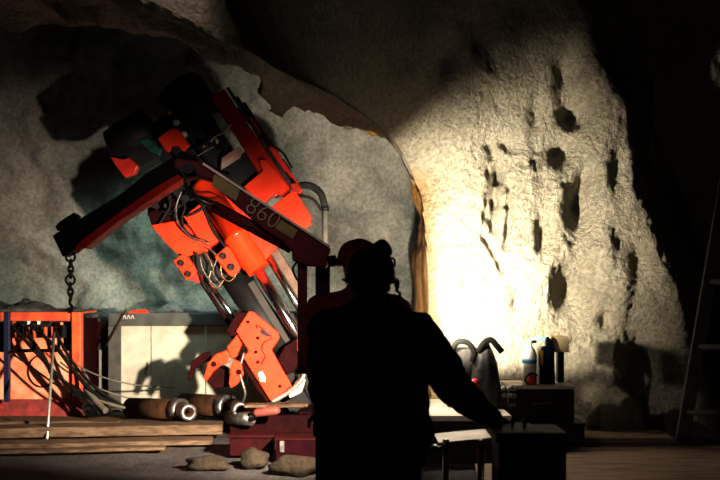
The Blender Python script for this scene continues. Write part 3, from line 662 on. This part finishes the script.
# dark red crates and rocks in front of the rig
cr = root('steel_crate', 'low dark red steel crate in front of the drill skid', 'crate', (-1.0, 9.5, 0))
bm = bmesh.new(); b_box(bm, (-1.22, 9.35, 0.0), (-0.82, 9.65, 0.17)); obj('crate_body', bm, M_DRED, cr, bevel=0.01)
bm = bmesh.new(); b_box(bm, (-1.24, 9.33, 0.17), (-0.80, 9.67, 0.2)); obj('crate_lid', bm, M_DRED, cr, bevel=0.006)
cr = root('steel_crate', 'larger dark red steel crate right of the drill foot beside the worker', 'crate', (-0.55, 9.3, 0))
bm = bmesh.new(); b_box(bm, (-0.76, 9.0, 0.0), (-0.30, 9.3, 0.2)); obj('crate_body', bm, mat('crimson_paint', (.014, .001, .003), .8, spec=.05, col2=(.007, .0005, .001)), cr, bevel=0.01)
bm = bmesh.new(); b_box(bm, (-0.77, 8.99, 0.2), (-0.29, 9.31, 0.22)); obj('crate_lid', bm, M_DRED, cr, bevel=0.006)
for x in (-.7, -.36):
    bm = bmesh.new(); b_box(bm, (x-.02, 8.975, 0.1), (x+.02, 8.99, 0.2)); obj('latch', bm, M_STEEL, cr)
def stone(c, s, seed, lb, m=None):
    bm = bmesh.new(); bmesh.ops.create_icosphere(bm, subdivisions=3, radius=1)
    for v in bm.verts:
        k = 1 + 0.35*noise.noise(v.co*1.4 + Vector((seed, 0, 0))) + 0.12*noise.noise(v.co*4 + Vector((seed, 3, 0)))
        v.co = Vector((v.co.x*s[0], v.co.y*s[1], v.co.z*s[2]))*k
        v.co += Vector(c)
    obj('stone', bm, m or M_STONE, None, label=lb, cat='stone', group='loose stones on the floor', smooth=True)
M_STONE = rock_mat('brown_stone', (.02, .015, .01), (.035, .026, .017), (.055, .042, .03), .02)
stone((-0.95, 8.9, .05), (.13, .12, .09), 1, 'brown stone on the floor in front of the dark red crates, left')
stone((-0.56, 8.6, .05), (.2, .14, .10), 2, 'large pale brown stone beside the worker, left of him')
stone((-1.35, 8.8, .03), (.2, .12, .07), 3, 'flat dark stone in front of the skid')
stone((2.62, 10.3, .16), (.30, .16, .36), 4, 'pale rubble mound leaning at the wall behind the low deck', M_ROCKN)
stone((2.95, 10.0, .04), (.12, .1, .1), 5, 'small rubble lump at the wall near the ladder foot', M_ROCKN)

# ------------------------------------------------------------------ right side
# low plank deck
M_DECK = mat('pinkish_board', (0.36, 0.26, 0.19), 0.75, col2=(0.22, 0.15, 0.11), scale=3, stretch=(1, 6, 6), bump=0.003, bscale=9)
dk = root('timber_deck', 'low timber deck along the foot of the lit rock wall', 'deck', (2.2, 10.0, 0))
a = W(490, 0, 9.75).x; b = W(669, 0, 9.9).x
bm = bmesh.new(); b_box(bm, (a, 9.72, 0.06), (b, 9.98, 0.115)); obj('deck_board', bm, M_DECK, dk, bevel=0.006)
bm = bmesh.new(); b_box(bm, (a, 9.99, 0.06), (b+.02, 10.25, 0.115)); obj('deck_board', bm, M_DECK, dk, bevel=0.006)
bm = bmesh.new(); b_box(bm, (a, 9.75, 0.0), (b-.03, 9.85, 0.06)); obj('bearer', bm, M_WOODD, dk)
bm = bmesh.new(); b_box(bm, (a, 10.1, 0.0), (b-.03, 10.2, 0.06)); obj('bearer', bm, M_WOODD, dk)
# pallet-like platform
pf = root('work_platform', 'brightly lit pale board platform behind the worker, under the grey bag', 'platform', (1.0, 9.6, 0))
x0, x1 = W(418, 0, 9.0).x, W(506, 0, 9.3).x
bm = bmesh.new(); b_box(bm, (x0, 8.95, 0.38), (x1, 10.25, 0.43)); obj('board_top', bm, M_PAPER, pf, bevel=0.006)
for xx in (x0+.03, x1-.1):
    for yy in (9.0, 10.1):
        bm = bmesh.new(); b_box(bm, (xx, yy, 0), (xx+.07, yy+.07, .38)); obj('leg', bm, M_WOODD, pf)
bm = bmesh.new(); b_box(bm, (x0, 8.97, 0.0), (x1, 8.99, 0.38)); obj('shade_panel', bm, M_BLACK, pf)  # black panel added to stand for the shade below the platform
# plastic bag + sacks on platform
M_HANDLE = mat('dark_strap', (.007, .007, .006), .9, spec=.05)
bg = root('plastic_bag', 'translucent grey plastic bag knotted at the top standing by the wall', 'bag', (1.2, 9.6, .43))
def b_loft(bm, secs, n=28, wob=0.0, seed=0):   # secs: (cx, cy, z, rx, ry)
    rings = []
    for k, (cx, cy, z, rx, ry) in enumerate(secs):
        r = []
        for i in range(n):
            t = 2*math.pi*i/n; q = 1 + wob*noise.noise(Vector((math.cos(t)*2.2, math.sin(t)*2.2 + seed, z*7)))
            r.append(bm.verts.new((cx+rx*q*math.cos(t), cy+ry*q*math.sin(t), z)))
        rings.append(r)
    for p, q in zip(rings, rings[1:]):
        for i in range(n): bm.faces.new((p[i], p[(i+1) % n], q[(i+1) % n], q[i]))
    bm.faces.new(list(reversed(rings[0]))); bm.faces.new(rings[-1])
c = W(486, 395, 9.5); bm = bmesh.new()
b_loft(bm, [(c.x, 9.5, .435, .14, .12), (c.x, 9.5, .5, .155, .13), (c.x, 9.5, .7, .14, .12), (c.x-.01, 9.5, .86, .11, .10), (c.x-.02, 9.5, .95, .085, .07), (c.x-.01, 9.5, 1.02, .05, .035), (c.x+.0, 9.5, 1.05, .03, .02)], wob=.25)
obj('bag_body', bm, M_PLASTIC, bg, smooth=True)
tubepart('bag_handle', [W(478, 352, 9.45), W(484, 343, 9.42), W(491, 340, 9.42), W(497, 346, 9.42), W(502, 352, 9.42)], 0.03, M_HANDLE, bg)
sk = root('work_sack', 'dark grey sack of tools slumped beside the plastic bag, behind the worker arm', 'sack', W(462, 395, 9.5))
c = W(462, 395, 9.5); bm = bmesh.new()
b_loft(bm, [(c.x, 9.6, .435, .13, .12), (c.x, 9.6, .6, .15, .13), (c.x, 9.6, .8, .14, .12), (c.x, 9.6, .95, .16, .09), (c.x+.01, 9.6, 1.0, .13, .05)], wob=.3, seed=4); obj('sack_body', bm, M_SACK, sk, smooth=True)
tubepart('strap', [W(452, 350, 9.5), W(458, 342, 9.45), W(468, 343, 9.45), W(474, 352, 9.45), W(472, 362, 9.45)], 0.028, M_HANDLE, sk)
bm = bmesh.new(); c = W(475, 378, 9.3); b_loft(bm, [(c.x, 9.3, .435, .05, .05), (c.x, 9.3, .62, .05, .05), (c.x, 9.3, .7, .045, .045), (c.x, 9.3, .73, .02, .02)], wob=.05)
obj('red_flask', bm, mat('red_flask', (.45, .04, .03), .5), None, label='small red container in front of the grey bag', cat='container', smooth=True)

# cases on the deck
cs = root('equipment_case', 'black equipment case with pale dusty lid, topmost of the two by the wall', 'case', (1.75, 9.75, .235))
x0, x1 = W(507, 0, 9.5).x, W(575, 0, 9.5).x
bm = bmesh.new(); b_box(bm, (x0+.02, 9.52, .3), (x1, 9.98, .61)); obj('case_body', bm, M_BLACK, cs, bevel=0.015)
bm = bmesh.new(); b_box(bm, (x0, 9.5, .61), (x1+.01, 10.0, .645)); obj('case_lid', bm, M_PAPER, cs, bevel=0.008)
bm = bmesh.new(); b_tube(bm, [(x0+.25, 9.5, .5), (x0+.26, 9.47, .48), (x0+.40, 9.47, .48), (x0+.41, 9.5, .5)], .01); obj('handle', bm, M_STEEL, cs)
cs = root('equipment_case', 'flat wide black case underneath, resting on the timber deck', 'case', (1.75, 9.75, .115))
bm = bmesh.new(); b_box(bm, (x0-.12, 9.42, .115), (W(583, 0, 9.5).x, 10.0, .27)); obj('case_body', bm, M_BLACK, cs, bevel=0.012)
bm = bmesh.new(); b_box(bm, (x0-.13, 9.41, .27), (W(584, 0, 9.5).x, 10.01, .3)); obj('case_lid', bm, M_BLACK, cs, bevel=0.008)
cl = root('valve_cluster', 'cluster of pale metal fittings on the left end of the black case', 'fittings', (x0, 9.4, .43))
for k in range(9):
    c = W(502 + (k % 3)*5 + random.uniform(-1, 1), 389 + (k//3)*7.5, 9.38 + .02*k); bm = bmesh.new()
    b_lathe(bm, c, c + Vector((random.uniform(.03, .06), -.02, random.uniform(-.02, .03))), [(0, .014), (.3, .028), (.35, .02), (.8, .024), (1, .012)], 10); obj('fitting', bm, M_ALU, cl, smooth=True)
bm = bmesh.new(); b_box(bm, (W(500, 0, 9.38).x, 9.43, .31), (W(508, 0, 9.38).x, 9.49, .62)); obj('manifold', bm, M_BLACK, cl, bevel=.005)
# blue canister etc
cn = root('blue_canister', 'dark blue canister with a yellow label standing on the black case', 'canister', W(548, 385, 9.75))
def cp(name, px, d, th, m, par, bev=.01): return obj(name, plate(px, d, th), m, par, bevel=bev)
cp('canister_body', [(538, 384), (538, 352), (541, 346), (549, 346), (553, 350), (554, 384)], 9.72, .14, M_BLUE, cn)
cp('canister_neck', [(545, 347), (545, 338), (548, 336), (551, 340), (554, 350)], 9.7, .06, M_BLUE, cn)
cp('spout', [(532, 337.5), (547, 336.5), (547, 340), (532, 341)], 9.7, .04, mat('pale_blue', (.35, .6, .8), .4), cn, .004)
cp('cap', [(532, 340), (536, 340), (536, 343), (532, 343)], 9.7, .05, M_BLACK, cn, .002)
cp('label_patch', [(538.5, 350.5), (543, 350.5), (543, 365), (538.5, 365)], 9.645, .008, M_YEL, cn, 0)
wb = root('white_bottle', 'white plastic bottle with blue print left of the blue canister', 'bottle', W(530, 372, 9.65))
bm = bmesh.new(); c = W(529.5, 0, 9.65); z = lambda p: W(0, p, 9.65).z
b_lathe(bm, (c.x, 9.65, z(385.5)), (c.x, 9.65, z(341)), [(0, .05), (.03, .07), (.7, .07), (.82, .05), (.88, .025), (1, .025)], 20); _sm(obj('bottle_body', bm, M_WHITE, wb))
bm = bmesh.new(); b_cyl(bm, (c.x, 9.65, z(363)), (c.x, 9.65, z(359)), .0715, n=20); _sm(obj('blue_band', bm, mat('print_blue', (.05, .25, .5), .4), wb))
rc = root('red_can', 'small dark red can in front of the white bottle', 'can', W(533, 385, 9.56))
bm = bmesh.new(); c = W(532, 0, 9.55); b_lathe(bm, (c.x, 9.55, .646), (c.x, 9.55, .73), [(0, .035), (.05, .04), (.95, .04), (1, .035)], 16); _sm(obj('can_body', bm, M_RED, rc))
tubepart('strap', [(c.x-.04, 9.53, .65), (c.x-.07, 9.52, .70), (c.x-.02, 9.52, .76), (c.x+.05, 9.53, .74)], .01, M_BLUE, rc)
bm = bmesh.new(); a = W(550, 351, 9.9); b = W(565, 336, 9.9); b_box(bm, (a.x-.02, 9.72, a.z), (b.x, 10.05, b.z))
wd = obj('timber_block', bm, M_WOODL, None, label='pale timber block end behind the blue canister', cat='timber', bevel=.004)
bm = bmesh.new(); b_box(bm, (W(556, 0, 9.9).x, 9.8, .646), (W(562, 0, 9.9).x, 9.9, a.z)); obj('timber_post', bm, M_BLACK, wd)

# ladder
ld = root('ladder', 'dark wooden ladder leaning on the rock wall at the right edge', 'ladder', W(690, 440, 9.95))
def rail(p, q, w, t):
    bm = bmesh.new(); b_bar(bm, p, q, w/2, -t/2, t/2); return bm
A0, A1 = W(682, 441, 9.7), W(728, 170, 9.9)
off = Vector((0.55, -0.12, 0))
obj('ladder_rail', rail(A0, A1, .13, .05), M_LADDER, ld, bevel=.006); obj('ladder_rail', rail(A0+off, A1+off, .13, .05), M_LADDER, ld, bevel=.006)
for k in range(5):
    f = (441-413)/(441-170) + k*(413-348)/(441-170)
    p = A0.lerp(A1, f); cylpart('rung', p, p+off, .03, M_LADDER, ld)

# floor boards on the right foreground
def sheet(pts, z, th, lb):
    bm = bmesh.new(); A = [bm.verts.new((x, y, z)) for x, y in pts]; B = [bm.verts.new((x, y, z+th)) for x, y in pts]
    bm.faces.new(list(reversed(A))); bm.faces.new(B)
    for i in range(4): bm.faces.new((A[i], A[(i+1) % 4], B[(i+1) % 4], B[i]))
    obj('floor_board', bm, M_WOODD, None, label=lb, cat='board', group='wooden sheets on the right floor', bevel=.004)
sheet([(1.6, 8.75), (4.2, 9.15), (4.3, 9.75), (1.6, 9.62)], .012, .025, 'dirty wooden floor sheet nearest the ladder foot')
sheet([(0.9, 7.4), (4.0, 7.6), (4.2, 9.12), (1.0, 8.7)], .015, .03, 'large dirty wooden floor sheet in the right foreground')

# control stand under the worker's hand
TB = root('control_stand', 'black control stand with levers under the worker glove', 'control stand', (.6, 4.25, 0))
def zz(py, d): return W(0, py, d).z
bm = bmesh.new(); b_box(bm, (W(494, 0, 4.2).x, 4.14, zz(441, 4.2)), (W(541, 0, 4.2).x, 4.46, zz(431, 4.2))); top = obj('console_top', bm, M_BLACK, TB, bevel=.006)
bm = bmesh.new(); b_box(bm, (W(527, 0, 4.2).x, 4.16, zz(452, 4.2)), (W(567, 0, 4.2).x, 4.44, zz(432, 4.2))); obj('side_box', bm, M_BLACK, TB, bevel=.008)
bm = bmesh.new(); b_box(bm, (W(496, 0, 4.3).x, 4.2, 0.0), (W(562, 0, 4.3).x, 4.45, zz(441, 4.3))); obj('pedestal', bm, M_RUBBER, TB, bevel=.01)
bm = bmesh.new(); b_box(bm, (W(500, 0, 4.3).x, 4.05, 0.0), (W(590, 0, 4.3).x, 4.6, 0.04)); obj('base', bm, M_BLACK, TB, bevel=.01)
for k, x in enumerate((500, 512, 524)):
    p = W(x, 430, 4.3); bm = bmesh.new(); b_cyl(bm, p, p + Vector((0, -.02, .035)), .007, n=8); lv = obj('lever', bm, M_STEEL, TB)
    bm = bmesh.new(); b_lathe(bm, p + Vector((0, -.018, .03)), p + Vector((0, -.024, .055)), [(0, .008), (.4, .014), (1, .006)], 10); obj('lever_knob', bm, M_RUBBER, lv, smooth=True)
st = root('trestle', 'small steel trestle with pale top plate in front of the control stand', 'trestle', (.44, 4.6, 0))
bm = bmesh.new(); v = plate([(436, 438), (458, 435.8), (488, 433), (492, 435), (492.5, 442), (478, 441), (455, 440.5), (437, 440)], 4.75, .28); obj('top_plate', v, M_PAPER, st)
for x, xb in ((446, 438), (481, 474)):
    bm = bmesh.new(); b_cyl(bm, W(x, 441, 4.66), Vector((W(xb, 0, 4.6).x, 4.55, 0)), .013, n=12); lg = obj('leg', bm, M_ALU, st, smooth=True)
    bm = bmesh.new(); b_cyl(bm, W(x, 439.5, 4.60), W(x, 444.5, 4.60), .016, n=12); obj('leg_socket', bm, M_CHROME, lg, smooth=True)
    bm = bmesh.new(); b_cyl(bm, W(x+2, 441, 4.82), Vector((W(xb+4, 0, 4.9).x, 5.0, 0)), .013, n=12); obj('leg', bm, M_ALU, st, smooth=True)
bm = bmesh.new(); bmesh.ops.create_uvsphere(bm, u_segments=16, v_segments=10, radius=.018); bmesh.ops.translate(bm, verts=bm.verts, vec=W(435, 448, 4.5)); obj('clamp_ball', bm, M_ALU, st, smooth=True)
bm = bmesh.new(); b_cyl(bm, W(435, 448, 4.5), W(446, 446, 4.66), .006, n=8); obj('clamp_arm', bm, M_STEEL, st, smooth=True)

# ------------------------------------------------------------------ people
def e_ell(bm, c, r, rot=None, sub=3):
    m = Matrix.Translation(Vector(c)) @ (rot.to_4x4() if rot is not None else Matrix.Identity(4)) @ Matrix.Diagonal((*r, 1))
    bmesh.ops.create_icosphere(bm, subdivisions=sub, radius=1, matrix=m)
def e_cap(bm, a, b, ra, rb, fl=1.0, n=18):             # tapered capsule, fl flattens in y
    a = Vector(a); b = Vector(b); u, v = frame_of(b-a); ax = (b-a).normalized(); rings = []
    prof = [(-1, .02), (-.86, .5), (-.5, .87), (0, 1)]
    for h, q in prof: rings.append((a + ax*ra*h, ra*q))
    for h, q in reversed(prof): rings.append((b - ax*rb*h, rb*q))
    R = []
    for c, r in rings:
        ring = []
        for i in range(n):
            o = (u*math.cos(2*math.pi*i/n) + v*math.sin(2*math.pi*i/n))*r; o.y *= fl
            ring.append(bm.verts.new(c + o))
        R.append(ring)
    for p, q in zip(R, R[1:]):
        for i in range(n): bm.faces.new((p[i], p[(i+1) % n], q[(i+1) % n], q[i]))
    bm.faces.new(list(reversed(R[0]))); bm.faces.new(R[-1])
def fuse(name, bm, m, parent, voxel, sm=6, disp=None, cut=None, **kw):
    bmesh.ops.recalc_face_normals(bm, faces=bm.faces)
    me = bpy.data.meshes.new('tmp'); bm.to_mesh(me); bm.free()
    o = bpy.data.objects.new('tmp', me); COL.objects.link(o)
    r = o.modifiers.new('r', 'REMESH'); r.mode = 'VOXEL'; r.voxel_size = voxel; r.adaptivity = 0
    s = o.modifiers.new('s', 'SMOOTH'); s.factor = .5; s.iterations = sm
    dg = bpy.context.evaluated_depsgraph_get(); dg.update()
    me2 = bpy.data.meshes.new_from_object(o.evaluated_get(dg)); bpy.data.objects.remove(o)
    b2 = bmesh.new(); b2.from_mesh(me2)
    if disp:
        b2.normal_update()
        for v in b2.verts: v.co += v.normal*disp(v.co)
    return obj(name, b2, m, parent, smooth=True, **kw)
def folds(p): return 0.010*noise.noise(Vector((p.x*7, p.y*7, p.z*13))) + 0.006*noise.noise(Vector((p.x*18, p.y*18, p.z*26)))

def person(label, base, S, head, neck, sh, el, wr, hand_dir, yaw, hip=0.0, jm=M_JACKET, gl=M_GLOVE, thick=1.0, arm=1.0):
    """sh, el, wr: dict L/R of world joints; head: centre of skull"""
    P = root('person', label, 'person', base)
    bx_, by_ = base[0], base[1]
    pel = Vector((bx_+hip, by_, 0.98*S)); chest = Vector(((sh['L'].x+sh['R'].x)/2, (sh['L'].y+sh['R'].y)/2 + .0, 1.32*S)); nk = Vector(neck)
    R = Matrix.Rotation(yaw, 3, 'Z')
    # body: one continuous mesh
    bm = bmesh.new()
    hd = Vector(head)
    e_ell(bm, hd, (.075, .092, .10), R); e_ell(bm, hd + R @ Vector((0, .03, -.06)), (.055, .06, .065), R)        # skull and jaw (face towards +y)
    e_ell(bm, hd + R @ Vector((0, .098, -.025)), (.014, .02, .024), R, 2)                                      # nose
    e_ell(bm, hd + R @ Vector((0, .082, -.062)), (.025, .014, .010), R, 2)                                     # mouth
    e_ell(bm, hd + R @ Vector((0, .075, -.098)), (.022, .02, .018), R, 2)                                      # chin
    for s in (-1, 1):
        e_ell(bm, hd + R @ Vector((s*.078, -.005, -.022)), (.010, .020, .032), R, 2)                              # ears
        e_ell(bm, hd + R @ Vector((s*.03, .082, .012)), (.016, .012, .008), R, 2)                                 # brows
    e_cap(bm, nk + Vector((0, 0, -.06)), hd + Vector((0, 0, -.05)), .062, .056)
    e_ell(bm, chest, (.155, .105, .20), R); e_ell(bm, pel + Vector((0, 0, .06)), (.15, .11, .14), R); e_cap(bm, pel + Vector((0, 0, .06)), chest, .12, .13)
    for k in 'LR':
        e_cap(bm, sh[k], el[k], .052, .042); e_cap(bm, el[k], wr[k], .042, .029); e_cap(bm, chest + Vector((0, 0, .12)), sh[k], .07, .055)
    feet = {}
    for k, s in (('L', -1), ('R', 1)):
        h_ = pel + R @ Vector((s*.09, 0, -.03)); kn = Vector((bx_, by_, 0)) + R @ Vector((s*.12, .03, .5*S)); an = Vector((bx_, by_, 0)) + R @ Vector((s*.14, 0, .09))
        feet[k] = (h_, kn, an)
        e_cap(bm, h_, kn, .085, .055); e_cap(bm, kn, an, .055, .038); e_ell(bm, an + R @ Vector((0, .07, -.055)), (.04, .12, .03), R)
    body = fuse('body', bm, M_SKIN, P, .0085, 4)
    # eyes
    for s in (-1, 1):
        bm = bmesh.new(); bmesh.ops.create_uvsphere(bm, u_segments=12, v_segments=8, radius=.012); bmesh.ops.translate(bm, verts=bm.verts, vec=hd + R @ Vector((s*.03, .082, .0))); obj('eye', bm, M_WHITE, body, smooth=True)
    # hair
    bm = bmesh.new(); e_ell(bm, hd + R @ Vector((0, -.012, .012)), (.082, .095, .10), R); e_ell(bm, hd + R @ Vector((0, -.05, -.045)), (.066, .05, .05), R); fuse('hair', bm, M_HAIR, P, .01, 3)
    # jacket
    bm = bmesh.new(); T = thick
    e_ell(bm, chest + Vector((0, 0, .0)), (.19*T, .14, .235), R); e_cap(bm, pel + Vector((0, 0, -.02)), chest, .175*T, .165*T, .85); e_ell(bm, pel + Vector((0, 0, .0)), (.19*T, .15, .14), R)
    e_ell(bm, chest + Vector((0, 0, .13)), (.175, .11, .10), R)
    e_cap(bm, nk + Vector((0, 0, -.09)), nk + Vector((0, -.005, .01)), .088, .070)                                 # collar
    for k in 'LR': e_cap(bm, nk + Vector((0, 0, -.065)), sh[k] + Vector((0, 0, -.015)), .06, .07)
    for k in 'LR':
        m_ = sh[k].lerp(el[k], .5)
        e_cap(bm, chest + Vector((0, 0, .15)), sh[k], .085, .075); e_cap(bm, sh[k], m_, .080, .074*arm); e_cap(bm, m_, el[k], .074*arm, .066*arm)
        e_cap(bm, el[k], wr[k].lerp(el[k], .08), .066*arm, .048)
    jk = fuse('jacket', bm, jm, P, .012, 7, disp=folds)
    # trousers + boots
    bm = bmesh.new(); e_ell(bm, pel + Vector((0, 0, -.02)), (.165, .135, .14), R)
    for k in 'LR':
        h_, kn, an = feet[k]; e_cap(bm, h_, kn, .105, .078); e_cap(bm, kn, an + Vector((0, 0, .06)), .078, .07)
    fuse('trousers', bm, M_TROUS, P, .014, 6, disp=folds)
    for k in 'LR':
        an = feet[k][2]; bm = bmesh.new(); e_cap(bm, an + Vector((0, 0, .12)), an + Vector((0, 0, -.02)), .055, .055); e_ell(bm, an + R @ Vector((0, .07, -.045)), (.052, .14, .045), R)
        fuse('boot', bm, M_RUBBER, P, .012, 4)
    # gloves: palm, four fingers, thumb, curled over what they hold
    for k in 'LR':
        f = Vector(hand_dir[k]).normalized(); dn = Vector((0, 0, -1)); sd = f.cross(dn).normalized(); dn = sd.cross(f).normalized()
        if dn.z > 0: dn = -dn
        bm = bmesh.new(); w = wr[k]
        e_cap(bm, w - f*.03, w + f*.02, .038, .034)
        for q in (-.024, -.008, .008, .024): e_cap(bm, w + f*.01 + sd*q*.8, w + f*.095 + sd*q*1.15, .017, .0155)
        for q, L in ((-.034, .066), (-.0115, .078), (.0115, .074), (.034, .058)):
            a0 = w + f*.095 + sd*q; a1 = a0 + (f*.9 + dn*.35).normalized()*L*.45; a2 = a1 + (f*.5 + dn*.85).normalized()*L*.32; a3 = a2 + (f*.05 + dn).normalized()*L*.25
            e_cap(bm, a0, a1, .0115, .0105, n=10); e_cap(bm, a1, a2, .0105, .0098, n=10); e_cap(bm, a2, a3, .0098, .008, n=10)
        s = 1 if k == 'L' else -1
        t0 = w + f*.03 + sd*.03*s; t1 = t0 + (f*.6 + sd*.75*s + dn*.25).normalized()*.042; t2 = t1 + (f*.85 + sd*.1*s + dn*.45).normalized()*.034
        e_cap(bm, t0, t1, .0145, .012, n=10); e_cap(bm, t1, t2, .012, .0095, n=10)
        fuse('glove', bm, gl, P, .0045, 3)
    # helmet
    H = root('x', 'x', 'x', (0, 0, 0)); bpy.data.objects.remove(H)
    bm = bmesh.new(); c = hd + R @ Vector((0, -.005, .022)); n = 40; rings = []
    prof = [(1.0, -.012), (.995, .02), (.95, .050), (.85, .076), (.68, .096), (.45, .110), (.2, .116), (.03, .118)]
    for q, h in [(1.16, -.018), (1.10, -.010)] + prof:
        r = []
        for i in range(n):
            t = 2*math.pi*i/n; fr = math.sin(t)
            bri = .035*max(0, fr)**2 if h < -.005 else 0
            rid = .004 if abs(math.cos(t)) < .18 and q < .97 else 0
            r.append(bm.verts.new(c + R @ Vector((math.cos(t)*(.104*q), math.sin(t)*(.128*q + bri), h + rid - .018*(fr < 0)*abs(fr)*(q > .9)))))
        rings.append(r)
    for p, q in zip(rings, rings[1:]):
        for i in range(n): bm.faces.new((p[i], p[(i+1) % n], q[(i+1) % n], q[i]))
    bm.faces.new(rings[-1])
    hm = obj('helmet', bm, M_HELMET, P, smooth=True); so = hm.modifiers.new('t', 'SOLIDIFY'); so.thickness = .004
    return P, hm, hd, R
# front worker, seen from behind, right hand on the stand
F = 4.2
sh = {'L': W(327, 329, F), 'R': W(420, 331, F)}; el = {'L': W(328, 392, F+.12), 'R': W(455, 389, F+.12)}; wr = {'L': W(345, 440, F+.3), 'R': W(498, 424, F+.26)}
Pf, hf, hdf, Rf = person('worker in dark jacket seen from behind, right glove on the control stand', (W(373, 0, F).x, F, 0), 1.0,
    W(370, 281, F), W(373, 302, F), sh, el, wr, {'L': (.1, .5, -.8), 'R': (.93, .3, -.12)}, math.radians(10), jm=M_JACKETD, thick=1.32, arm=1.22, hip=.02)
# rear worker
B = 5.2
sh = {'L': W(321, 309, B), 'R': W(396, 309, B)}; el = {'L': W(317, 366, B+.03), 'R': W(402, 366, B+.03)}; wr = {'L': W(321, 410, B+.16), 'R': W(398, 410, B+.16)}
Pb, hb, hdb, Rb = person('worker in maroon jacket standing behind the first, looking at the drill', (W(359, 0, B).x, B, 0), 1.03,
    W(358, 266, B), W(359, 288, B), sh, el, wr, {'L': (0, .3, -.95), 'R': (0, .3, -.95)}, math.radians(32))
def muff(h, c, r, ax, arm0):
    bm = bmesh.new(); ax = Vector(ax).normalized(); c = Vector(c)
    b_lathe(bm, c - ax*r*.75, c + ax*r*.75, [(0, r*.6), (.12, r*.92), (.4, r), (.62, r), (.68, r*.9), (.74, r*1.02), (.95, r*.95), (1, r*.7)], 20); m_ = obj('ear_muff', bm, M_RUBBER, h, smooth=True)
    tubepart('muff_arm', [c, (c + Vector(arm0))/2 + Vector((0, -.01, .012)), Vector(arm0)], .006, M_BLACK, m_)
muff(hf, W(380.5, 251, F-.03), .043, (.55, -.5, .35), W(389, 266, F-.05))
muff(hb, W(332, 261, B), .030, (1, -.2, .1), W(341, 262, B))
tubepart('muff_arm', [W(391, 258, F-.03), W(394.5, 260, F-.03), W(394.5, 267, F-.03)], .005, M_BLACK, hf)
bm = bmesh.new(); e_ell(bm, W(397, 284, F+.01), (.012, .03, .026)); obj('ear_muff', bm, M_HELMET, hf, smooth=True)
bm = bmesh.new(); b_tube(bm, [W(396, 290, F), W(400, 294, F-.02), W(397, 299, F)], .006); obj('chin_strap', bm, M_BLACK, hf, smooth=True)

# ------------------------------------------------------------------ lights
def area(name, loc, tgt, size, power, col, spread=180):
    l = bpy.data.lights.new(name, 'AREA'); l.shape = 'DISK'; l.size = size; l.energy = power; l.color = col; l.spread = math.radians(spread)
    o = bpy.data.objects.new(name, l); COL.objects.link(o); o.location = loc
    o.rotation_euler = (Vector(tgt) - Vector(loc)).to_track_quat('-Z', 'Y').to_euler(); return o
def spot(name, loc, tgt, ang, blend, power, col, rad=.08):
    l = bpy.data.lights.new(name, 'SPOT'); l.spot_size = math.radians(ang); l.spot_blend = blend; l.energy = power; l.color = col; l.shadow_soft_size = rad
    o = bpy.data.objects.new(name, l); COL.objects.link(o); o.location = loc
    o.rotation_euler = (Vector(tgt) - Vector(loc)).to_track_quat('-Z', 'Y').to_euler(); return o
spot('work_light_machine', (0.30, 6.8, 1.34), (-2.5, 12.0, 0.38), 65, 1, 4300, (1, .84, .66), .06)
l = bpy.data.lights.new('work_light_glow', 'POINT'); l.energy = 20; l.color = (1, .86, .7); l.shadow_soft_size = .05
o = bpy.data.objects.new('work_light_glow', l); COL.objects.link(o); o.location = (0.28, 6.7, 1.30)
spot('work_light_wall', (0.59, 8.85, 1.29), (1.02, 10.5, 1.70), 104, 1, 2200, (1, .90, .70), .05)
spot('work_light_spill', (0.65, 9.4, 1.30), (2.2, 9.4, 0.0), 130, .4, 75, (1, .88, .7), .05)
spot('green_wall_fill', (-1.9, 12.3, 2.9), (-2.5, 14.0, 1.5), 95, 1, 560, (.72, 1, .86), .3)  # unseen green lamp added behind the rig to tint the back wall
spot('far_light', (0.33, 11.2, 1.2), (0.7, 13.4, 1.7), 120, 1, 60, (1, .88, .86), .1)
spot('dim_fill_left', (-2.4, 3.0, 2.4), (-0.25, 5.2, 1.4), 22, .8, 40, (1, .5, .45), .2)
spot('dim_fill', (-1.1, 3.4, 3.2), (-0.95, 6.3, 2.1), 44, .6, 130, (1, .8, .7), .3)
spot('trestle_fill', (1.0, 6.9, 4.6), (.38, 4.75, .92), 8, .6, 900, (1, .9, .75), .03)  # unseen narrow spot, added only to brighten the trestle plate
w = bpy.data.worlds.new('w'); scn.world = w; w.use_nodes = True
w.node_tree.nodes['Background'].inputs[0].default_value = (.9, .75, .55, 1); w.node_tree.nodes['Background'].inputs[1].default_value = 0.004

# ------------------------------------------------------------------ camera
cam = bpy.data.cameras.new('camera'); co = bpy.data.objects.new('camera', cam); COL.objects.link(co); scn.camera = co
cam.sensor_width = 36; cam.lens = 50; cam.shift_y = (HOR-240)/720; co.location = (0, 0, CAMZ); co.rotation_euler = (math.radians(90), 0, 0)
cam.dof.use_dof = True; cam.dof.focus_distance = 7.0; cam.dof.aperture_fstop = 3.4
scn.view_settings.view_transform = 'Standard'; scn.view_settings.look = 'None'; scn.view_settings.gamma = 0.84
scn.cycles.use_denoising = True
scn.cycles.max_bounces = 6
